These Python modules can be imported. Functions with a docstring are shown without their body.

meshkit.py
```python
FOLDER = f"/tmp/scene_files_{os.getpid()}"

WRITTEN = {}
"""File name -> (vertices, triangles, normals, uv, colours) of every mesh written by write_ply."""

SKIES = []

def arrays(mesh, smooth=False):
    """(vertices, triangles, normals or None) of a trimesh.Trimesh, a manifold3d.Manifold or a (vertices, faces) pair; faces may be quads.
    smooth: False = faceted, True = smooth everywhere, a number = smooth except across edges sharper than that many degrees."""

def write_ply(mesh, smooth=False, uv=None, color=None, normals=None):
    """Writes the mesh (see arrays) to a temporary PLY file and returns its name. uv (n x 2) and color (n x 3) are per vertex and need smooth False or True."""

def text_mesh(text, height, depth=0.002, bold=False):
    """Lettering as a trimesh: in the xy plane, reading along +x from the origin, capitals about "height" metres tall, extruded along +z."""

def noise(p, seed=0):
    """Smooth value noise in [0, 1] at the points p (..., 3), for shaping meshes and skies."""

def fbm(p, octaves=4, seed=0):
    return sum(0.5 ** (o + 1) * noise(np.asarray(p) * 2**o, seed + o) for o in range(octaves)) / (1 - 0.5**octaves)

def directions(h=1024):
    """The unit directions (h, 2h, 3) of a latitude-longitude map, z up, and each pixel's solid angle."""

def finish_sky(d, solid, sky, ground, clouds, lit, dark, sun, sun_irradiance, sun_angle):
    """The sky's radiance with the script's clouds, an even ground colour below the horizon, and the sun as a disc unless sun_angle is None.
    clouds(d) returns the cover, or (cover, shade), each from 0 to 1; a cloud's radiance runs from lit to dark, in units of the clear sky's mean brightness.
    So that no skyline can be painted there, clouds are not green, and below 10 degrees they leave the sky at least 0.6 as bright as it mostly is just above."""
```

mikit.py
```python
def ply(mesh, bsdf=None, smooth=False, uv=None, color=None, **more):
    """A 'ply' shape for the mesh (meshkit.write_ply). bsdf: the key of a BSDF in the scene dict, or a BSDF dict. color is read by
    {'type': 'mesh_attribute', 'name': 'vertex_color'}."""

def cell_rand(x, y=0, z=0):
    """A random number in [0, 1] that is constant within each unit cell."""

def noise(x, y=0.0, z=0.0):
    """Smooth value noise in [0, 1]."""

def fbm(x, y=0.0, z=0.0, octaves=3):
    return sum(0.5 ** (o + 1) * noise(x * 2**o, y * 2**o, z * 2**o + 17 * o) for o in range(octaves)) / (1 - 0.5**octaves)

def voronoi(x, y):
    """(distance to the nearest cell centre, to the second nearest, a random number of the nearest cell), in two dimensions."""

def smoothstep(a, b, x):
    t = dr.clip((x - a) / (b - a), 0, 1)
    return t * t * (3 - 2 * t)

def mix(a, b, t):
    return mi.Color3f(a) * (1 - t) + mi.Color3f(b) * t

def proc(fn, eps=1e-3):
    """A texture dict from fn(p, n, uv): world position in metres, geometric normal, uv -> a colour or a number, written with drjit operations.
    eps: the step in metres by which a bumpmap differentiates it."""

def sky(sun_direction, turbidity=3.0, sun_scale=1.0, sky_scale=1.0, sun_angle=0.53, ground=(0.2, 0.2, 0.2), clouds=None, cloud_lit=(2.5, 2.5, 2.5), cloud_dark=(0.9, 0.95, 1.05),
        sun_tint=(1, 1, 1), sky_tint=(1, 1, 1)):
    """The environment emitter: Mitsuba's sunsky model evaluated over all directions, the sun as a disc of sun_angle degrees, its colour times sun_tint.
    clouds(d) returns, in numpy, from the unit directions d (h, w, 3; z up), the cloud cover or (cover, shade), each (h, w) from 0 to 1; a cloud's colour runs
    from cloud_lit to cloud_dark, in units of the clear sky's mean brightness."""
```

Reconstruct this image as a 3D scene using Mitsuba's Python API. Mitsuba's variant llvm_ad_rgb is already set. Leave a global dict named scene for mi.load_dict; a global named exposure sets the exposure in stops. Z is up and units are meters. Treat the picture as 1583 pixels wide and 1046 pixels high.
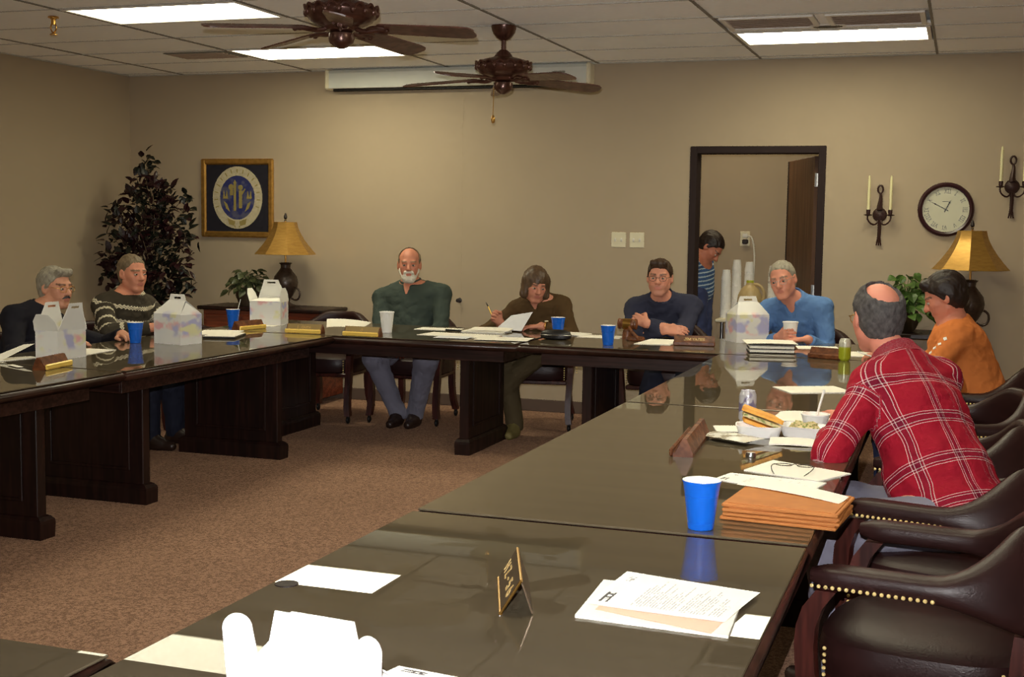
import math, random
import numpy as np, trimesh, manifold3d as m3d
import mitsuba as mi, drjit as dr
import mikit, meshkit
from mikit import proc, noise, fbm, voronoi, smoothstep, mix, cell_rand
from shapely.geometry import Polygon, Point, box as sbox
from shapely.ops import unary_union

scene, labels = {}, {}
PI = math.pi
rng = np.random.default_rng(7)

# ------------------------------------------------------------------ camera, light, exposure
CAM = np.array([0, 0, 1.481])
YAW, PITCH, ROLL, FPX = 0.3350, 0.0900, 0.0145, 1994.2
_f = np.array([-math.sin(YAW) * math.cos(PITCH), math.cos(YAW) * math.cos(PITCH), -math.sin(PITCH)])
_r = np.array([math.cos(YAW), math.sin(YAW), 0.0]); _u = np.cross(_r, _f)
_up = -math.sin(ROLL) * _r + math.cos(ROLL) * _u
scene['camera'] = {'type': 'perspective', 'fov': math.degrees(2 * math.atan(791.5 / FPX)), 'fov_axis': 'x', 'near_clip': 0.05, 'far_clip': 60,
                   'to_world': mi.ScalarTransform4f().look_at(origin=CAM.tolist(), target=(CAM + _f).tolist(), up=_up.tolist())}
exposure = 0.0
LAMP = [9.6, 8.9, 6.3]          # fluorescent troffers (radiance of the diffusers)
HALL = [6.4, 5.4, 3.5]
FLASH = [56., 55.5, 55.]           # the camera's flash, just above the lens
_fp = CAM + 0.10 * _up - 0.03 * _r + 0.02 * _f
scene['camera_flash'] = {'type': 'spot', 'to_world': mi.ScalarTransform4f().look_at(origin=_fp.tolist(), target=(_fp + _f).tolist(), up=_up.tolist()), 'intensity': {'type': 'rgb', 'value': FLASH}, 'cutoff_angle': 42., 'beam_width': 8.}

# ------------------------------------------------------------------ helpers
def S(r, g, b):
    c = np.array([r, g, b]) / 255.0
    return [float(x) for x in np.where(c < .04045, c / 12.92, ((c + .055) / 1.055) ** 2.4)]
def rgb(v): return {'type': 'rgb', 'value': list(v)}
def mat(key, col, rough=.5, metal=0., spec=.5, coat=0., sheen=0., bump=None, bscale=1., two=True, **kw):
    if isinstance(col, tuple): col = rgb(S(*col))
    elif callable(col): col = proc(col)
    b = {'type': 'principled', 'base_color': col, 'roughness': rough, 'metallic': metal, 'specular': spec}
    if coat: b.update(clearcoat=coat, clearcoat_gloss=.9)
    if sheen: b['sheen'] = sheen
    b.update(kw)
    if bump: b = {'type': 'bumpmap', 'tex': proc(bump), 'scale': bscale, 'nested': b}
    scene[key] = {'type': 'twosided', 'nested': b} if two else b
    return key
VCOL = {'type': 'mesh_attribute', 'name': 'vertex_color'}
_count = {}
def num(name):
    n = _count.get(name, -1) + 1; _count[name] = n
    return name if n == 0 else f'{name}_{n:03d}'
def lab(key, label=None, cat=None, group=None, kind=None):
    d = labels.setdefault(key, {})
    for k, v in (('label', label), ('category', cat), ('group', group), ('kind', kind)):
        if v: d[k] = v
    return key
def thing(name, label, cat, group=None): return lab(num(name), label, cat, group)
def add(key, mesh, m, smooth=30, label=None, kind=None, **kw):
    """one entry; key of a part is taken with the next free number"""
    k = num(key)
    scene[k] = mikit.ply(mesh, m, smooth, **kw)
    if label or kind: lab(k, label, None, None, kind)
    return k
def part(parent, name, mesh, m, smooth=30, label=None, kind=None, **kw): return add(parent + '__' + name, mesh, m, smooth, label, kind, **kw)
def struct(name, mesh, m, smooth=False, **kw):
    k = add(name, mesh, m, smooth, **kw); lab(k, kind='structure'); return k
cat_ = trimesh.util.concatenate
def TM(v, f): return trimesh.Trimesh(np.asarray(v, float), np.asarray(f, int), process=False)
def Rz(a):
    c, s = math.cos(a), math.sin(a); return np.array([[c, -s, 0], [s, c, 0], [0, 0, 1.0]])
def Rx(a):
    c, s = math.cos(a), math.sin(a); return np.array([[1, 0, 0], [0, c, -s], [0, s, c]])
def Ry(a):
    c, s = math.cos(a), math.sin(a); return np.array([[c, 0, s], [0, 1, 0], [-s, 0, c]])
def xf(mesh, t=(0, 0, 0), R=np.eye(3)):
    m = mesh.copy(); m.vertices = m.vertices @ np.asarray(R).T + np.asarray(t, float); return m
def hull(pts): return trimesh.convex.convex_hull(np.asarray(pts, float))
def cbox(sx, sy, sz, c=.004, t=(0, 0, 0), R=np.eye(3)):
    """box with chamfered edges, centred"""
    h = np.array([sx, sy, sz]) / 2; c = min(c, .49 * min(sx, sy, sz)); pts = []
    for s in np.ndindex(2, 2, 2):
        s = np.array(s) * 2 - 1
        for k in range(3):
            q = h - c; q[k] = h[k]; pts.append(s * q)
    return xf(hull(pts), t, R)
def pbox(sx, sy, sz, t=(0, 0, 0), R=np.eye(3)): return xf(trimesh.creation.box((sx, sy, sz)), t, R)
def bb(x0, x1, y0, y1, z0, z1, c=0):
    t = ((x0 + x1) / 2, (y0 + y1) / 2, (z0 + z1) / 2); s = (abs(x1 - x0), abs(y1 - y0), abs(z1 - z0))
    return cbox(*s, c, t) if c else pbox(*s, t)
def lathe(prof, n=24, t=(0, 0, 0), R=np.eye(3), close=True):
    """prof: (r, z) from bottom to top"""
    p = np.asarray(prof, float); a = np.arange(n) * 2 * PI / n
    v = np.stack([p[:, 0, None] * np.cos(a), p[:, 0, None] * np.sin(a), np.repeat(p[:, 1, None], n, 1)], -1).reshape(-1, 3)
    i, j = np.meshgrid(np.arange(len(p) - 1), np.arange(n), indexing='ij'); k = (j + 1) % n
    q = np.stack([i * n + j, i * n + k, (i + 1) * n + k, (i + 1) * n + j], -1).reshape(-1, 4)
    f = np.vstack([q[:, :3], q[:, [0, 2, 3]]])
    if close:
        b, e = len(v), len(v) + 1
        v = np.vstack([v, [[0, 0, p[0, 1]], [0, 0, p[-1, 1]]]]); j = np.arange(n); k = (j + 1) % n; o = (len(p) - 1) * n
        f = np.vstack([f, np.stack([k, j, j * 0 + b], 1), np.stack([o + j, o + k, j * 0 + e], 1)])
    return xf(TM(v, f), t, R)
def loft(rings, caps=True):
    r = np.asarray(rings, float); n, m = r.shape[:2]; v = r.reshape(-1, 3)
    i, j = np.meshgrid(np.arange(n - 1), np.arange(m), indexing='ij'); k = (j + 1) % m
    q = np.stack([i * m + j, i * m + k, (i + 1) * m + k, (i + 1) * m + j], -1).reshape(-1, 4)
    f = np.vstack([q[:, :3], q[:, [0, 2, 3]]])
    if caps:
        b = len(v); v = np.vstack([v, r[0].mean(0), r[-1].mean(0)]); j = np.arange(m); k = (j + 1) % m; o = (n - 1) * m
        f = np.vstack([f, np.stack([k, j, j * 0 + b], 1), np.stack([o + j, o + k, j * 0 + b + 1], 1)])
    me = TM(v, f)
    if caps and me.volume < 0: me.invert()
    return me
def tube(pts, rad, n=8):
    p = np.asarray(pts, float); rad = np.broadcast_to(rad, (len(p),)).astype(float)
    t = np.gradient(p, axis=0); t /= np.linalg.norm(t, axis=1, keepdims=True) + 1e-12
    a = np.cross(t[0], [0, 0, 1.0] if abs(t[0][2]) < .9 else [1.0, 0, 0]); a /= np.linalg.norm(a)
    ang = np.arange(n) * 2 * PI / n; rings = []
    for k in range(len(p)):
        a = a - t[k] * (a @ t[k]); a /= np.linalg.norm(a) + 1e-12; b = np.cross(t[k], a)
        rings.append(p[k] + rad[k] * (np.cos(ang)[:, None] * a + np.sin(ang)[:, None] * b))
    return loft(rings)
def cyl(a, b, r, r2=None, n=14): return tube([a, b], [r, r if r2 is None else r2], n)
def ball(c, r, sub=2, sc=(1, 1, 1)):
    m = trimesh.creation.icosphere(sub, 1.0); m.vertices = m.vertices * np.asarray(sc) * r + np.asarray(c); return m
def prism(poly, d, t=(0, 0, 0), R=np.eye(3)):
    g = poly if hasattr(poly, 'geom_type') else Polygon(poly)
    return xf(cat_([trimesh.creation.extrude_polygon(q, d, engine='earcut') for q in getattr(g, 'geoms', [g])]), t, R)
def spline(pts, n=20):
    from scipy.interpolate import CubicSpline
    p = np.asarray(pts, float); s = np.r_[0, np.cumsum(np.linalg.norm(np.diff(p, axis=0), axis=1))]
    return CubicSpline(s, p)(np.linspace(0, s[-1], n))
def frame(d, up=(0, 0, 1)):
    """rotation whose y axis is d and whose z axis is near up"""
    d = np.asarray(d, float); d = d / np.linalg.norm(d); x = np.cross(d, up); x /= np.linalg.norm(x); return np.stack([x, d, np.cross(x, d)], 1)
XZ = np.array([[1, 0, 0], [0, 0, -1], [0, 1, 0.0]])     # lays an xy drawing upright on the back wall (facing the room, -y)

# ------------------------------------------------------------------ materials
def wall_col(p, n, uv): return mix(S(174, 157, 131), S(181, 164, 138), fbm(p.x * 1.3, p.y * 1.3, p.z * 1.3))
mat('mat_wall', wall_col, .55, spec=.25, bump=lambda p, n, uv: fbm(p.x * 220, p.y * 220, p.z * 220, 2), bscale=.0006)
mat('mat_tile', lambda p, n, uv: mix(S(232, 232, 227), S(240, 240, 234), fbm(p.x * 60, p.y * 60, p.z)), .95, spec=.1,
    bump=lambda p, n, uv: fbm(p.x * 170, p.y * 170, 0, 2), bscale=.0015)
mat('mat_gridlight', (186, 184, 174), .8, spec=.1)
mat('mat_grid', (128, 124, 114), .6, spec=.3)
def carpet(p, n, uv):
    a = fbm(p.x * 90, p.y * 90, 0, 3); b = noise(p.x * 260, p.y * 260); c = fbm(p.x * 2, p.y * 2)
    return mix(S(114, 87, 71), S(162, 127, 105), smoothstep(.25, .75, .6 * a + .4 * b)) * (.92 + .16 * c)
mat('mat_carpet', carpet, 1., spec=.05, sheen=.3, bump=lambda p, n, uv: fbm(p.x * 130, p.y * 130, 0, 3), bscale=.006)
mat('mat_baseboard', (92, 74, 62), .6)
def wood(dark, light, sx, sy, sz):
    def fn(p, n, uv):
        g = fbm(p.x * sx, p.y * sy, p.z * sz, 4); r = noise(p.x * sx * 3, p.y * sy * 3, p.z * sz * 3)
        return mix(S(*dark), S(*light), smoothstep(.3, .75, .75 * g + .25 * r))
    return fn
mat('mat_table', wood((34, 17, 14), (58, 31, 24), 9, 9, 9), .3, spec=.5, coat=.3)
mat('mat_panel', wood((22, 10, 9), (40, 19, 15), 30, 30, 2.2), .38, spec=.4, coat=.1)
mat('mat_rail', wood((34, 17, 14), (58, 33, 26), 3, 30, 30), .4)
mat('mat_credenza', wood((92, 40, 24), (128, 62, 38), 3, 30, 30), .35, coat=.3)
def gl(p, n, uv): return mix(S(84, 75, 60), S(90, 80, 63), fbm(p.x * 2.2, p.y * 16, 0))
scene['mat_glass'] = {'type': 'plastic', 'diffuse_reflectance': proc(gl), 'int_ior': 1.52, 'nonlinear': False}
mat('mat_frame', (46, 35, 34), .7, spec=.2)
mat('mat_doorwood', wood((74, 48, 29), (98, 66, 42), 24, 24, 1.6), .5)
mat('mat_leather', lambda p, n, uv: mix(S(36, 18, 18), S(48, 25, 23), fbm(p.x * 14, p.y * 14, p.z * 14)), .42, spec=.32, coat=.05,
    bump=lambda p, n, uv: fbm(p.x * 320, p.y * 320, p.z * 320, 2), bscale=.0006)
mat('mat_chairwood', wood((44, 18, 15), (76, 33, 26), 40, 40, 4), .3, coat=.4)
mat('mat_brass', (214, 168, 92), .25, metal=1.)
mat('mat_gold', lambda p, n, uv: mix(S(150, 108, 48), S(205, 158, 82), fbm(p.x * 40, p.y * 40, p.z * 40)), .35, metal=.7)
mat('mat_steel', (190, 190, 186), .3, metal=1.)
mat('mat_black', (22, 21, 22), .4)
mat('mat_dark', (40, 32, 30), .5)
mat('mat_fanwood', wood((74, 44, 35), (100, 64, 51), 22, 22, 22), .35, coat=.4)
mat('mat_bronze', lambda p, n, uv: mix(S(66, 38, 30), S(100, 62, 48), fbm(p.x * 50, p.y * 50, p.z * 50)), .28, metal=.55, spec=.7, coat=.5)
mat('mat_urn', lambda p, n, uv: mix(S(38, 28, 24), S(72, 54, 42), fbm(p.x * 50, p.y * 50, p.z * 50)), .35, metal=.2, coat=.3)
mat('mat_shade', lambda p, n, uv: mix(S(166, 124, 58), S(194, 152, 80), fbm(p.x * 30, p.y * 30, p.z * 90)), .38, metal=.7)
mat('mat_white', (226, 224, 216), .45)
mat('mat_cream', (222, 214, 184), .5)
mat('mat_screen', (205, 207, 198), .4)
mat('mat_foam', (236, 235, 230), .65)
mat('mat_paper', (232, 228, 214), .8, spec=.15)
mat('mat_paperblue', (214, 216, 222), .8, spec=.15)
mat('mat_pink', (240, 190, 165), .8, spec=.15)
def printed(p, n, uv):
    x, y = uv.x, uv.y
    row = dr.floor(y * 46); fy = y * 46 - row
    inm = (x > .1) & (x < .42 + .5 * cell_rand(row, 3)) & (y > .06) & (y < .74) & (fy > .35) & (fy < .8) & (cell_rand(row, 9) > .16)
    word = noise(x * 70, row * 7.3) > .36
    head = (x > .1) & (x < .36) & (y > .885) & (y < .95)
    bars = head & ((y > .93) | (y < .9) | (noise(x * 60, 4.0) > .55))
    mark = (x > .72) & (x < .86) & (y > .88) & (y < .93) & (noise(x * 40, y * 60) > .5)
    ink = dr.select(bars, .9, dr.select(mark, .6, dr.select(inm & word, .42, 0.)))
    return mix(S(236, 233, 222), S(40, 36, 40), ink)
mat('mat_print', printed, .8, spec=.15)
mat('mat_manila', lambda p, n, uv: mix(S(168, 100, 46), S(188, 120, 58), fbm(p.x * 20, p.y * 20, p.z * 300)), .7)
mat('mat_nail', (244, 218, 146), .3, metal=.25, spec=.8)
mat('mat_bluecup', (16, 96, 204), .22, spec=.6, coat=.3)
mat('mat_plate', (152, 128, 82), .38, metal=.35)
mat('mat_plaque', wood((84, 46, 26), (122, 72, 40), 30, 30, 30), .4)
mat('mat_goldledge', (250, 212, 104), .35, metal=.2, spec=.6)
def pastel(p, n, uv):
    a = fbm(p.x * 13, p.y * 13, p.z * 13); b = fbm(p.x * 11 + 40, p.y * 11, p.z * 12); c = fbm(p.x * 12, p.y * 12 + 90, p.z * 12)
    m = mix(S(228, 227, 222), S(232, 170, 172), smoothstep(.52, .68, a))
    m = m * (1 - smoothstep(.5, .66, b)) + mi.Color3f(S(172, 172, 214)) * smoothstep(.5, .66, b)
    m = m * (1 - smoothstep(.58, .7, c)) + mi.Color3f(S(226, 222, 170)) * smoothstep(.58, .7, c)
    band = smoothstep(.77, .81, p.z) * (1 - smoothstep(.9, .945, p.z))
    return mix(S(230, 229, 224), m, .85 * band)
mat('mat_gable', pastel, .6)
mat('mat_flap', (236, 235, 226), .65)

# ------------------------------------------------------------------ the room
XL, XR, YB, YF, HC = -6.88, 2.3, 9.59, -1.5, 2.687
DX0, DX1, DZ = -1.95, -.962, 2.06
struct('floor', bb(XL - .1, XR + .1, YF - .1, 11.6, -.1, 0), 'mat_carpet')
struct('wall_left', bb(XL - .12, XL, YF, YB + .14, 0, HC + .1), 'mat_wall')
struct('wall_right', bb(XR, XR + .12, YF, YB + .14, 0, HC + .1), 'mat_wall')
struct('wall_front', bb(XL, XR, YF - .12, YF, 0, HC + .1), 'mat_wall')
wb = struct('wall_back', cat_([bb(XL, DX0 + .04, YB, YB + .14, 0, HC + .1), bb(DX1 - .04, XR, YB, YB + .14, 0, HC + .1), bb(DX0 + .04, DX1 - .04, YB, YB + .14, DZ - .04, HC + .1)]), 'mat_wall')
part(wb, 'panel_seam', bb(-3.779, -3.773, YB - .0015, YB, .1, HC), 'mat_wall', False)
for n, (a, b) in enumerate([((XL, DX0), YB), ((DX1, XR), YB)]):
    struct('baseboard_back' if n == 0 else 'baseboard_back_right', bb(a[0], a[1], b - .012, b, 0, .095, .004), 'mat_baseboard')
struct('baseboard_left', bb(XL, XL + .012, YF, YB, 0, .095, .004), 'mat_baseboard')
struct('baseboard_right', bb(XR - .012, XR, YF, YB, 0, .095, .004), 'mat_baseboard')
# back room seen through the doorway
struct('wall_hall_back', bb(-4, .6, 11.35, 11.47, 0, 2.6), 'mat_wall')
struct('wall_hall_left', bb(-4.12, -4, 9.73, 11.47, 0, 2.6), 'mat_wall')
struct('wall_hall_right', bb(.6, .72, 9.73, 11.47, 0, 2.6), 'mat_wall')
struct('ceiling_hall', bb(-4, .6, 9.73, 11.47, 2.55, 2.65), 'mat_tile')
scene['mat_diffuser'] = {'type': 'diffuse', 'reflectance': rgb((.75, .75, .7))}
t = thing('hall_light', 'ceiling light panel of the room beyond the doorway', 'ceiling light')
part(t, 'frame', bb(-2.4, -1.3, 10.2, 10.7, 2.53, 2.56, .004), 'mat_white', False)
k = part(t, 'diffuser', TM([(-2.36, 10.24, 2.527), (-1.34, 10.24, 2.527), (-1.34, 10.66, 2.527), (-2.36, 10.66, 2.527)], [[0, 2, 1], [0, 3, 2]]), 'mat_diffuser', False)
scene[k]['emitter'] = {'type': 'area', 'radiance': rgb(HALL)}
# door frame and the open leaf
struct('trim_1', cat_([bb(DX0, DX0 + .052, YB - .014, YB + .155, 0, DZ, .003), bb(DX1 - .052, DX1, YB - .014, YB + .155, 0, DZ, .003), bb(DX0 + .05, DX1 - .05, YB - .014, YB + .155, DZ - .052, DZ, .003)]), 'mat_frame')
dd = np.array([-.30, .86]); dd = dd / np.linalg.norm(dd); da = math.atan2(dd[1], dd[0])
hinge = np.array([DX1 - .075, YB + .15])
Rd = Rz(da)
d1 = struct('door_1', xf(cbox(.88, .044, 1.985, .003), (*(hinge + dd * .44), 1.002), Rd), 'mat_doorwood')
part(d1, 'edge_band', xf(cbox(.03, .05, 1.985, .002), (*(hinge + dd * .893), 1.002), Rd), 'mat_frame')
for z in (1.82, 1.0, .22): part(d1, 'hinge', cat_([xf(cbox(.05, .006, .1, .002), (hinge[0] + .012, hinge[1] - .012, z)), cyl((hinge[0] - .01, hinge[1] - .016, z - .05), (hinge[0] - .01, hinge[1] - .016, z + .05), .007)]), 'mat_steel')
part(d1, 'door_knob', xf(cat_([lathe([(.0, 0), (.03, .0), (.03, .008), (.012, .012), (.012, .04), (.027, .05), (.03, .064), (.022, .078), (0, .08)], 18, R=Rx(PI / 2))]), (*(hinge + dd * .82 + np.array([dd[1], -dd[0]]) * -.02), 1.0), Rz(da) @ Rz(PI)), 'mat_brass')

# ceiling: T-bar grid and tiles
TX, TY, GX, GY = 1.2192, .6096, -6.327, 8.24
ceil_ = struct('ceiling', bb(XL, XR, YF, YB, HC + .06, HC + .16), 'mat_tile')
cols = [GX + i * TX for i in range(-1, 9)]; rows = [GY + j * TY for j in range(-17, 4)]
lights_at = {(1, 0), (4, 0), (1, -3), (4, -3), (1, -6), (4, -6), (1, -9), (4, -9), (1, -12), (4, -12)}
vents_at = {(4, -1)}
x_ed = [XL] + [x for x in cols if XL < x < XR] + [XR]; y_ed = [YF] + [y for y in rows if YF < y < YB] + [YB]
for i in range(len(x_ed) - 1):
    for j in range(len(y_ed) - 1):
        ci, cj = round((x_ed[i] - GX) / TX), round((y_ed[j] - GY) / TY)
        if (ci, cj) in lights_at and i > 0 and j > 0: continue
        if (ci, cj) in vents_at: continue
        a, b, c, d = x_ed[i] + .004, x_ed[i + 1] - .004, y_ed[j] + .004, y_ed[j + 1] - .004
        if b - a < .03 or d - c < .03: continue
        dz = float(rng.uniform(0, .003))
        part(ceil_, 'tile', bb(a, b, c, d, HC + .003 + dz, HC + .02, .003), 'mat_tile', False)
for x in x_ed[1:-1]: part(ceil_, 'grid_bar', bb(x - .008, x + .008, YF, YB, HC - .002, HC + .006), 'mat_grid', False)
for y in y_ed[1:-1]: part(ceil_, 'cross_bar', bb(XL, XR, y - .008, y + .008, HC - .0005, HC + .0055), 'mat_gridlight', False)
part(ceil_, 'wall_angle', cat_([bb(XL, XR, YB - .022, YB, HC - .003, HC + .004), bb(XL, XL + .022, YF, YB, HC - .003, HC + .004)]), 'mat_gridlight', False)
scene['mat_diffuser'] = {'type': 'diffuse', 'reflectance': rgb((.75, .75, .7))}
def ceiling_light(i, j, lbl, gain=1.):
    x0, y0 = GX + i * TX, GY + j * TY; t = thing('ceiling_light', lbl, 'ceiling light', 'fluorescent ceiling panels')
    cx, cy, w, d = x0 + TX / 2, y0 + TY / 2, TX - .03, TY - .03
    fr = [bb(cx - w / 2, cx + w / 2, cy + s * (d / 2 - .0125) - .0125, cy + s * (d / 2 - .0125) + .0125, HC - .004, HC + .03, .002) for s in (-1, 1)]
    fr += [bb(cx + s * (w / 2 - .0125) - .0125, cx + s * (w / 2 - .0125) + .0125, cy - d / 2 + .02, cy + d / 2 - .02, HC - .004, HC + .03, .002) for s in (-1, 1)]
    part(t, 'frame', cat_(fr), 'mat_white', False)
    v = [(cx - w / 2 + .02, cy - d / 2 + .02, HC + .004), (cx + w / 2 - .02, cy - d / 2 + .02, HC + .004), (cx + w / 2 - .02, cy + d / 2 - .02, HC + .004), (cx - w / 2 + .02, cy + d / 2 - .02, HC + .004)]
    k = part(t, 'diffuser', TM(v, [[0, 2, 1], [0, 3, 2]]), 'mat_diffuser', False, label='glowing white diffuser panel')
    scene[k]['emitter'] = {'type': 'area', 'radiance': rgb([gain * v for v in LAMP])}
ceiling_light(1, -3, 'bright fluorescent ceiling panel at the top left, nearest the camera of the left row', .5)
ceiling_light(1, 0, 'bright fluorescent ceiling panel behind the large ceiling fan, near the screen housing', 1.45)
ceiling_light(4, 0, 'bright fluorescent ceiling panel above the doorway, next to the air grilles', 1.08)
ceiling_light(1, -6, 'third fluorescent ceiling panel of the left row, counted from the screen', .45); ceiling_light(1, -9, 'fourth fluorescent ceiling panel of the left row, counted from the screen')
ceiling_light(4, -6, 'third fluorescent ceiling panel of the right row, counted from the doorway'); ceiling_light(4, -9, 'fourth fluorescent ceiling panel of the right row, counted from the doorway')
ceiling_light(4, -3, 'second fluorescent ceiling panel of the right row, counted from the doorway')
for (i, j) in ((1, -12), (4, -12)):                                 # unlit positions: plain tiles
    x0, y0 = GX + i * TX, GY + j * TY; part(ceil_, 'tile', bb(x0 + .004, x0 + TX - .004, y0 + .004, y0 + TY - .004, HC + .004, HC + .02, .003), 'mat_tile', False)
# two return-air grilles in one tile bay
vx, vy = GX + 4 * TX, GY - TY
def air_grille(x0, x1, lbl):
    t = thing('air_grille', lbl, 'air vent', None); y0, y1 = vy + .05, vy + TY - .1
    fr = [bb(x0, x1, y0, y0 + .03, HC - .008, HC + .01, .002), bb(x0, x1, y1 - .03, y1, HC - .008, HC + .01, .002), bb(x0, x0 + .03, y0, y1, HC - .008, HC + .01, .002), bb(x1 - .03, x1, y0, y1, HC - .008, HC + .01, .002)]
    part(t, 'frame', cat_(fr), 'mat_white', False)
    part(t, 'duct_back', bb(x0 + .01, x1 - .01, y0 + .01, y1 - .01, HC + .035, HC + .04), 'mat_duct', False)
    for k in range(11):
        y = y0 + .05 + k * (y1 - y0 - .1) / 10
        part(t, 'slat', pbox(x1 - x0 - .05, .028, .0025, ((x0 + x1) / 2, y, HC + .008), Rx(.7)), 'mat_vent', False)
mat('mat_vent', (176, 156, 138), .5); mat('mat_duct', (78, 64, 56), .8)
air_grille(vx + .03, vx + .575, 'white framed air grille in the ceiling left of its twin')
air_grille(vx + .64, vx + TX - .03, 'white framed air grille in the ceiling right of its twin')
part(ceil_, 'tile', cat_([bb(vx + .004, vx + TX - .004, vy + TY - .095, vy + TY - .004, HC + .003, HC + .02), bb(vx + .004, vx + TX - .004, vy + .004, vy + .045, HC + .003, HC + .02), bb(vx + .58, vx + .635, vy + .045, vy + TY - .095, HC + .003, HC + .02)]), 'mat_tile', False)
t = thing('ceiling_speaker', 'small dark oval slot fixture in the ceiling in front of the right light panel', 'ceiling fixture')
part(t, 'rim', xf(lathe([(.0, 0), (.1, 0), (.11, .004), (.11, .008), (0, .008)], 24), (-.83, 8.10, HC - .006), np.diag([1, .55, 1.0])), 'mat_white')
part(t, 'mesh_disc', xf(lathe([(0, 0), (.085, 0), (.088, .004), (0, .005)], 24), (-.83, 8.10, HC - .009), np.diag([1, .5, 1.0])), 'mat_dark')
t = thing('sprinkler', 'small brass fire sprinkler hanging under the top left light panel', 'fire sprinkler')
sx, sy = -5.29, 6.62
part(t, 'escutcheon', lathe([(0, 0), (.035, 0), (.03, .008), (0, .01)], 20, (sx, sy, HC - .01)), 'mat_brass')
part(t, 'body', cat_([lathe([(0, 0), (.014, 0), (.014, .03), (.02, .035), (.02, .05), (0, .05)], 14, (sx, sy, HC - .05)), tube(spline([(sx - .013, sy, HC - .045), (sx - .02, sy, HC - .075), (sx, sy, HC - .1)], 8), .004), tube(spline([(sx + .013, sy, HC - .045), (sx + .02, sy, HC - .075), (sx, sy, HC - .1)], 8), .004)]), 'mat_brass')
part(t, 'deflector', lathe([(0, 0), (.024, 0), (.024, .003), (.008, .012), (0, .013)], 16, (sx, sy, HC - .112)), 'mat_brass')
t = thing('ceiling_register', 'flat dark grey ceiling register left of the second light panel', 'air vent')
part(t, 'frame', bb(-5.66, -5.13, 8.30, 8.62, HC - .006, HC + .002, .003), 'mat_grid', False)
for k in range(6): part(t, 'slat', bb(-5.63, -5.16, 8.325 + k * .048, 8.35 + k * .048, HC - .011, HC - .004, .002), 'mat_vent', False)

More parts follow.
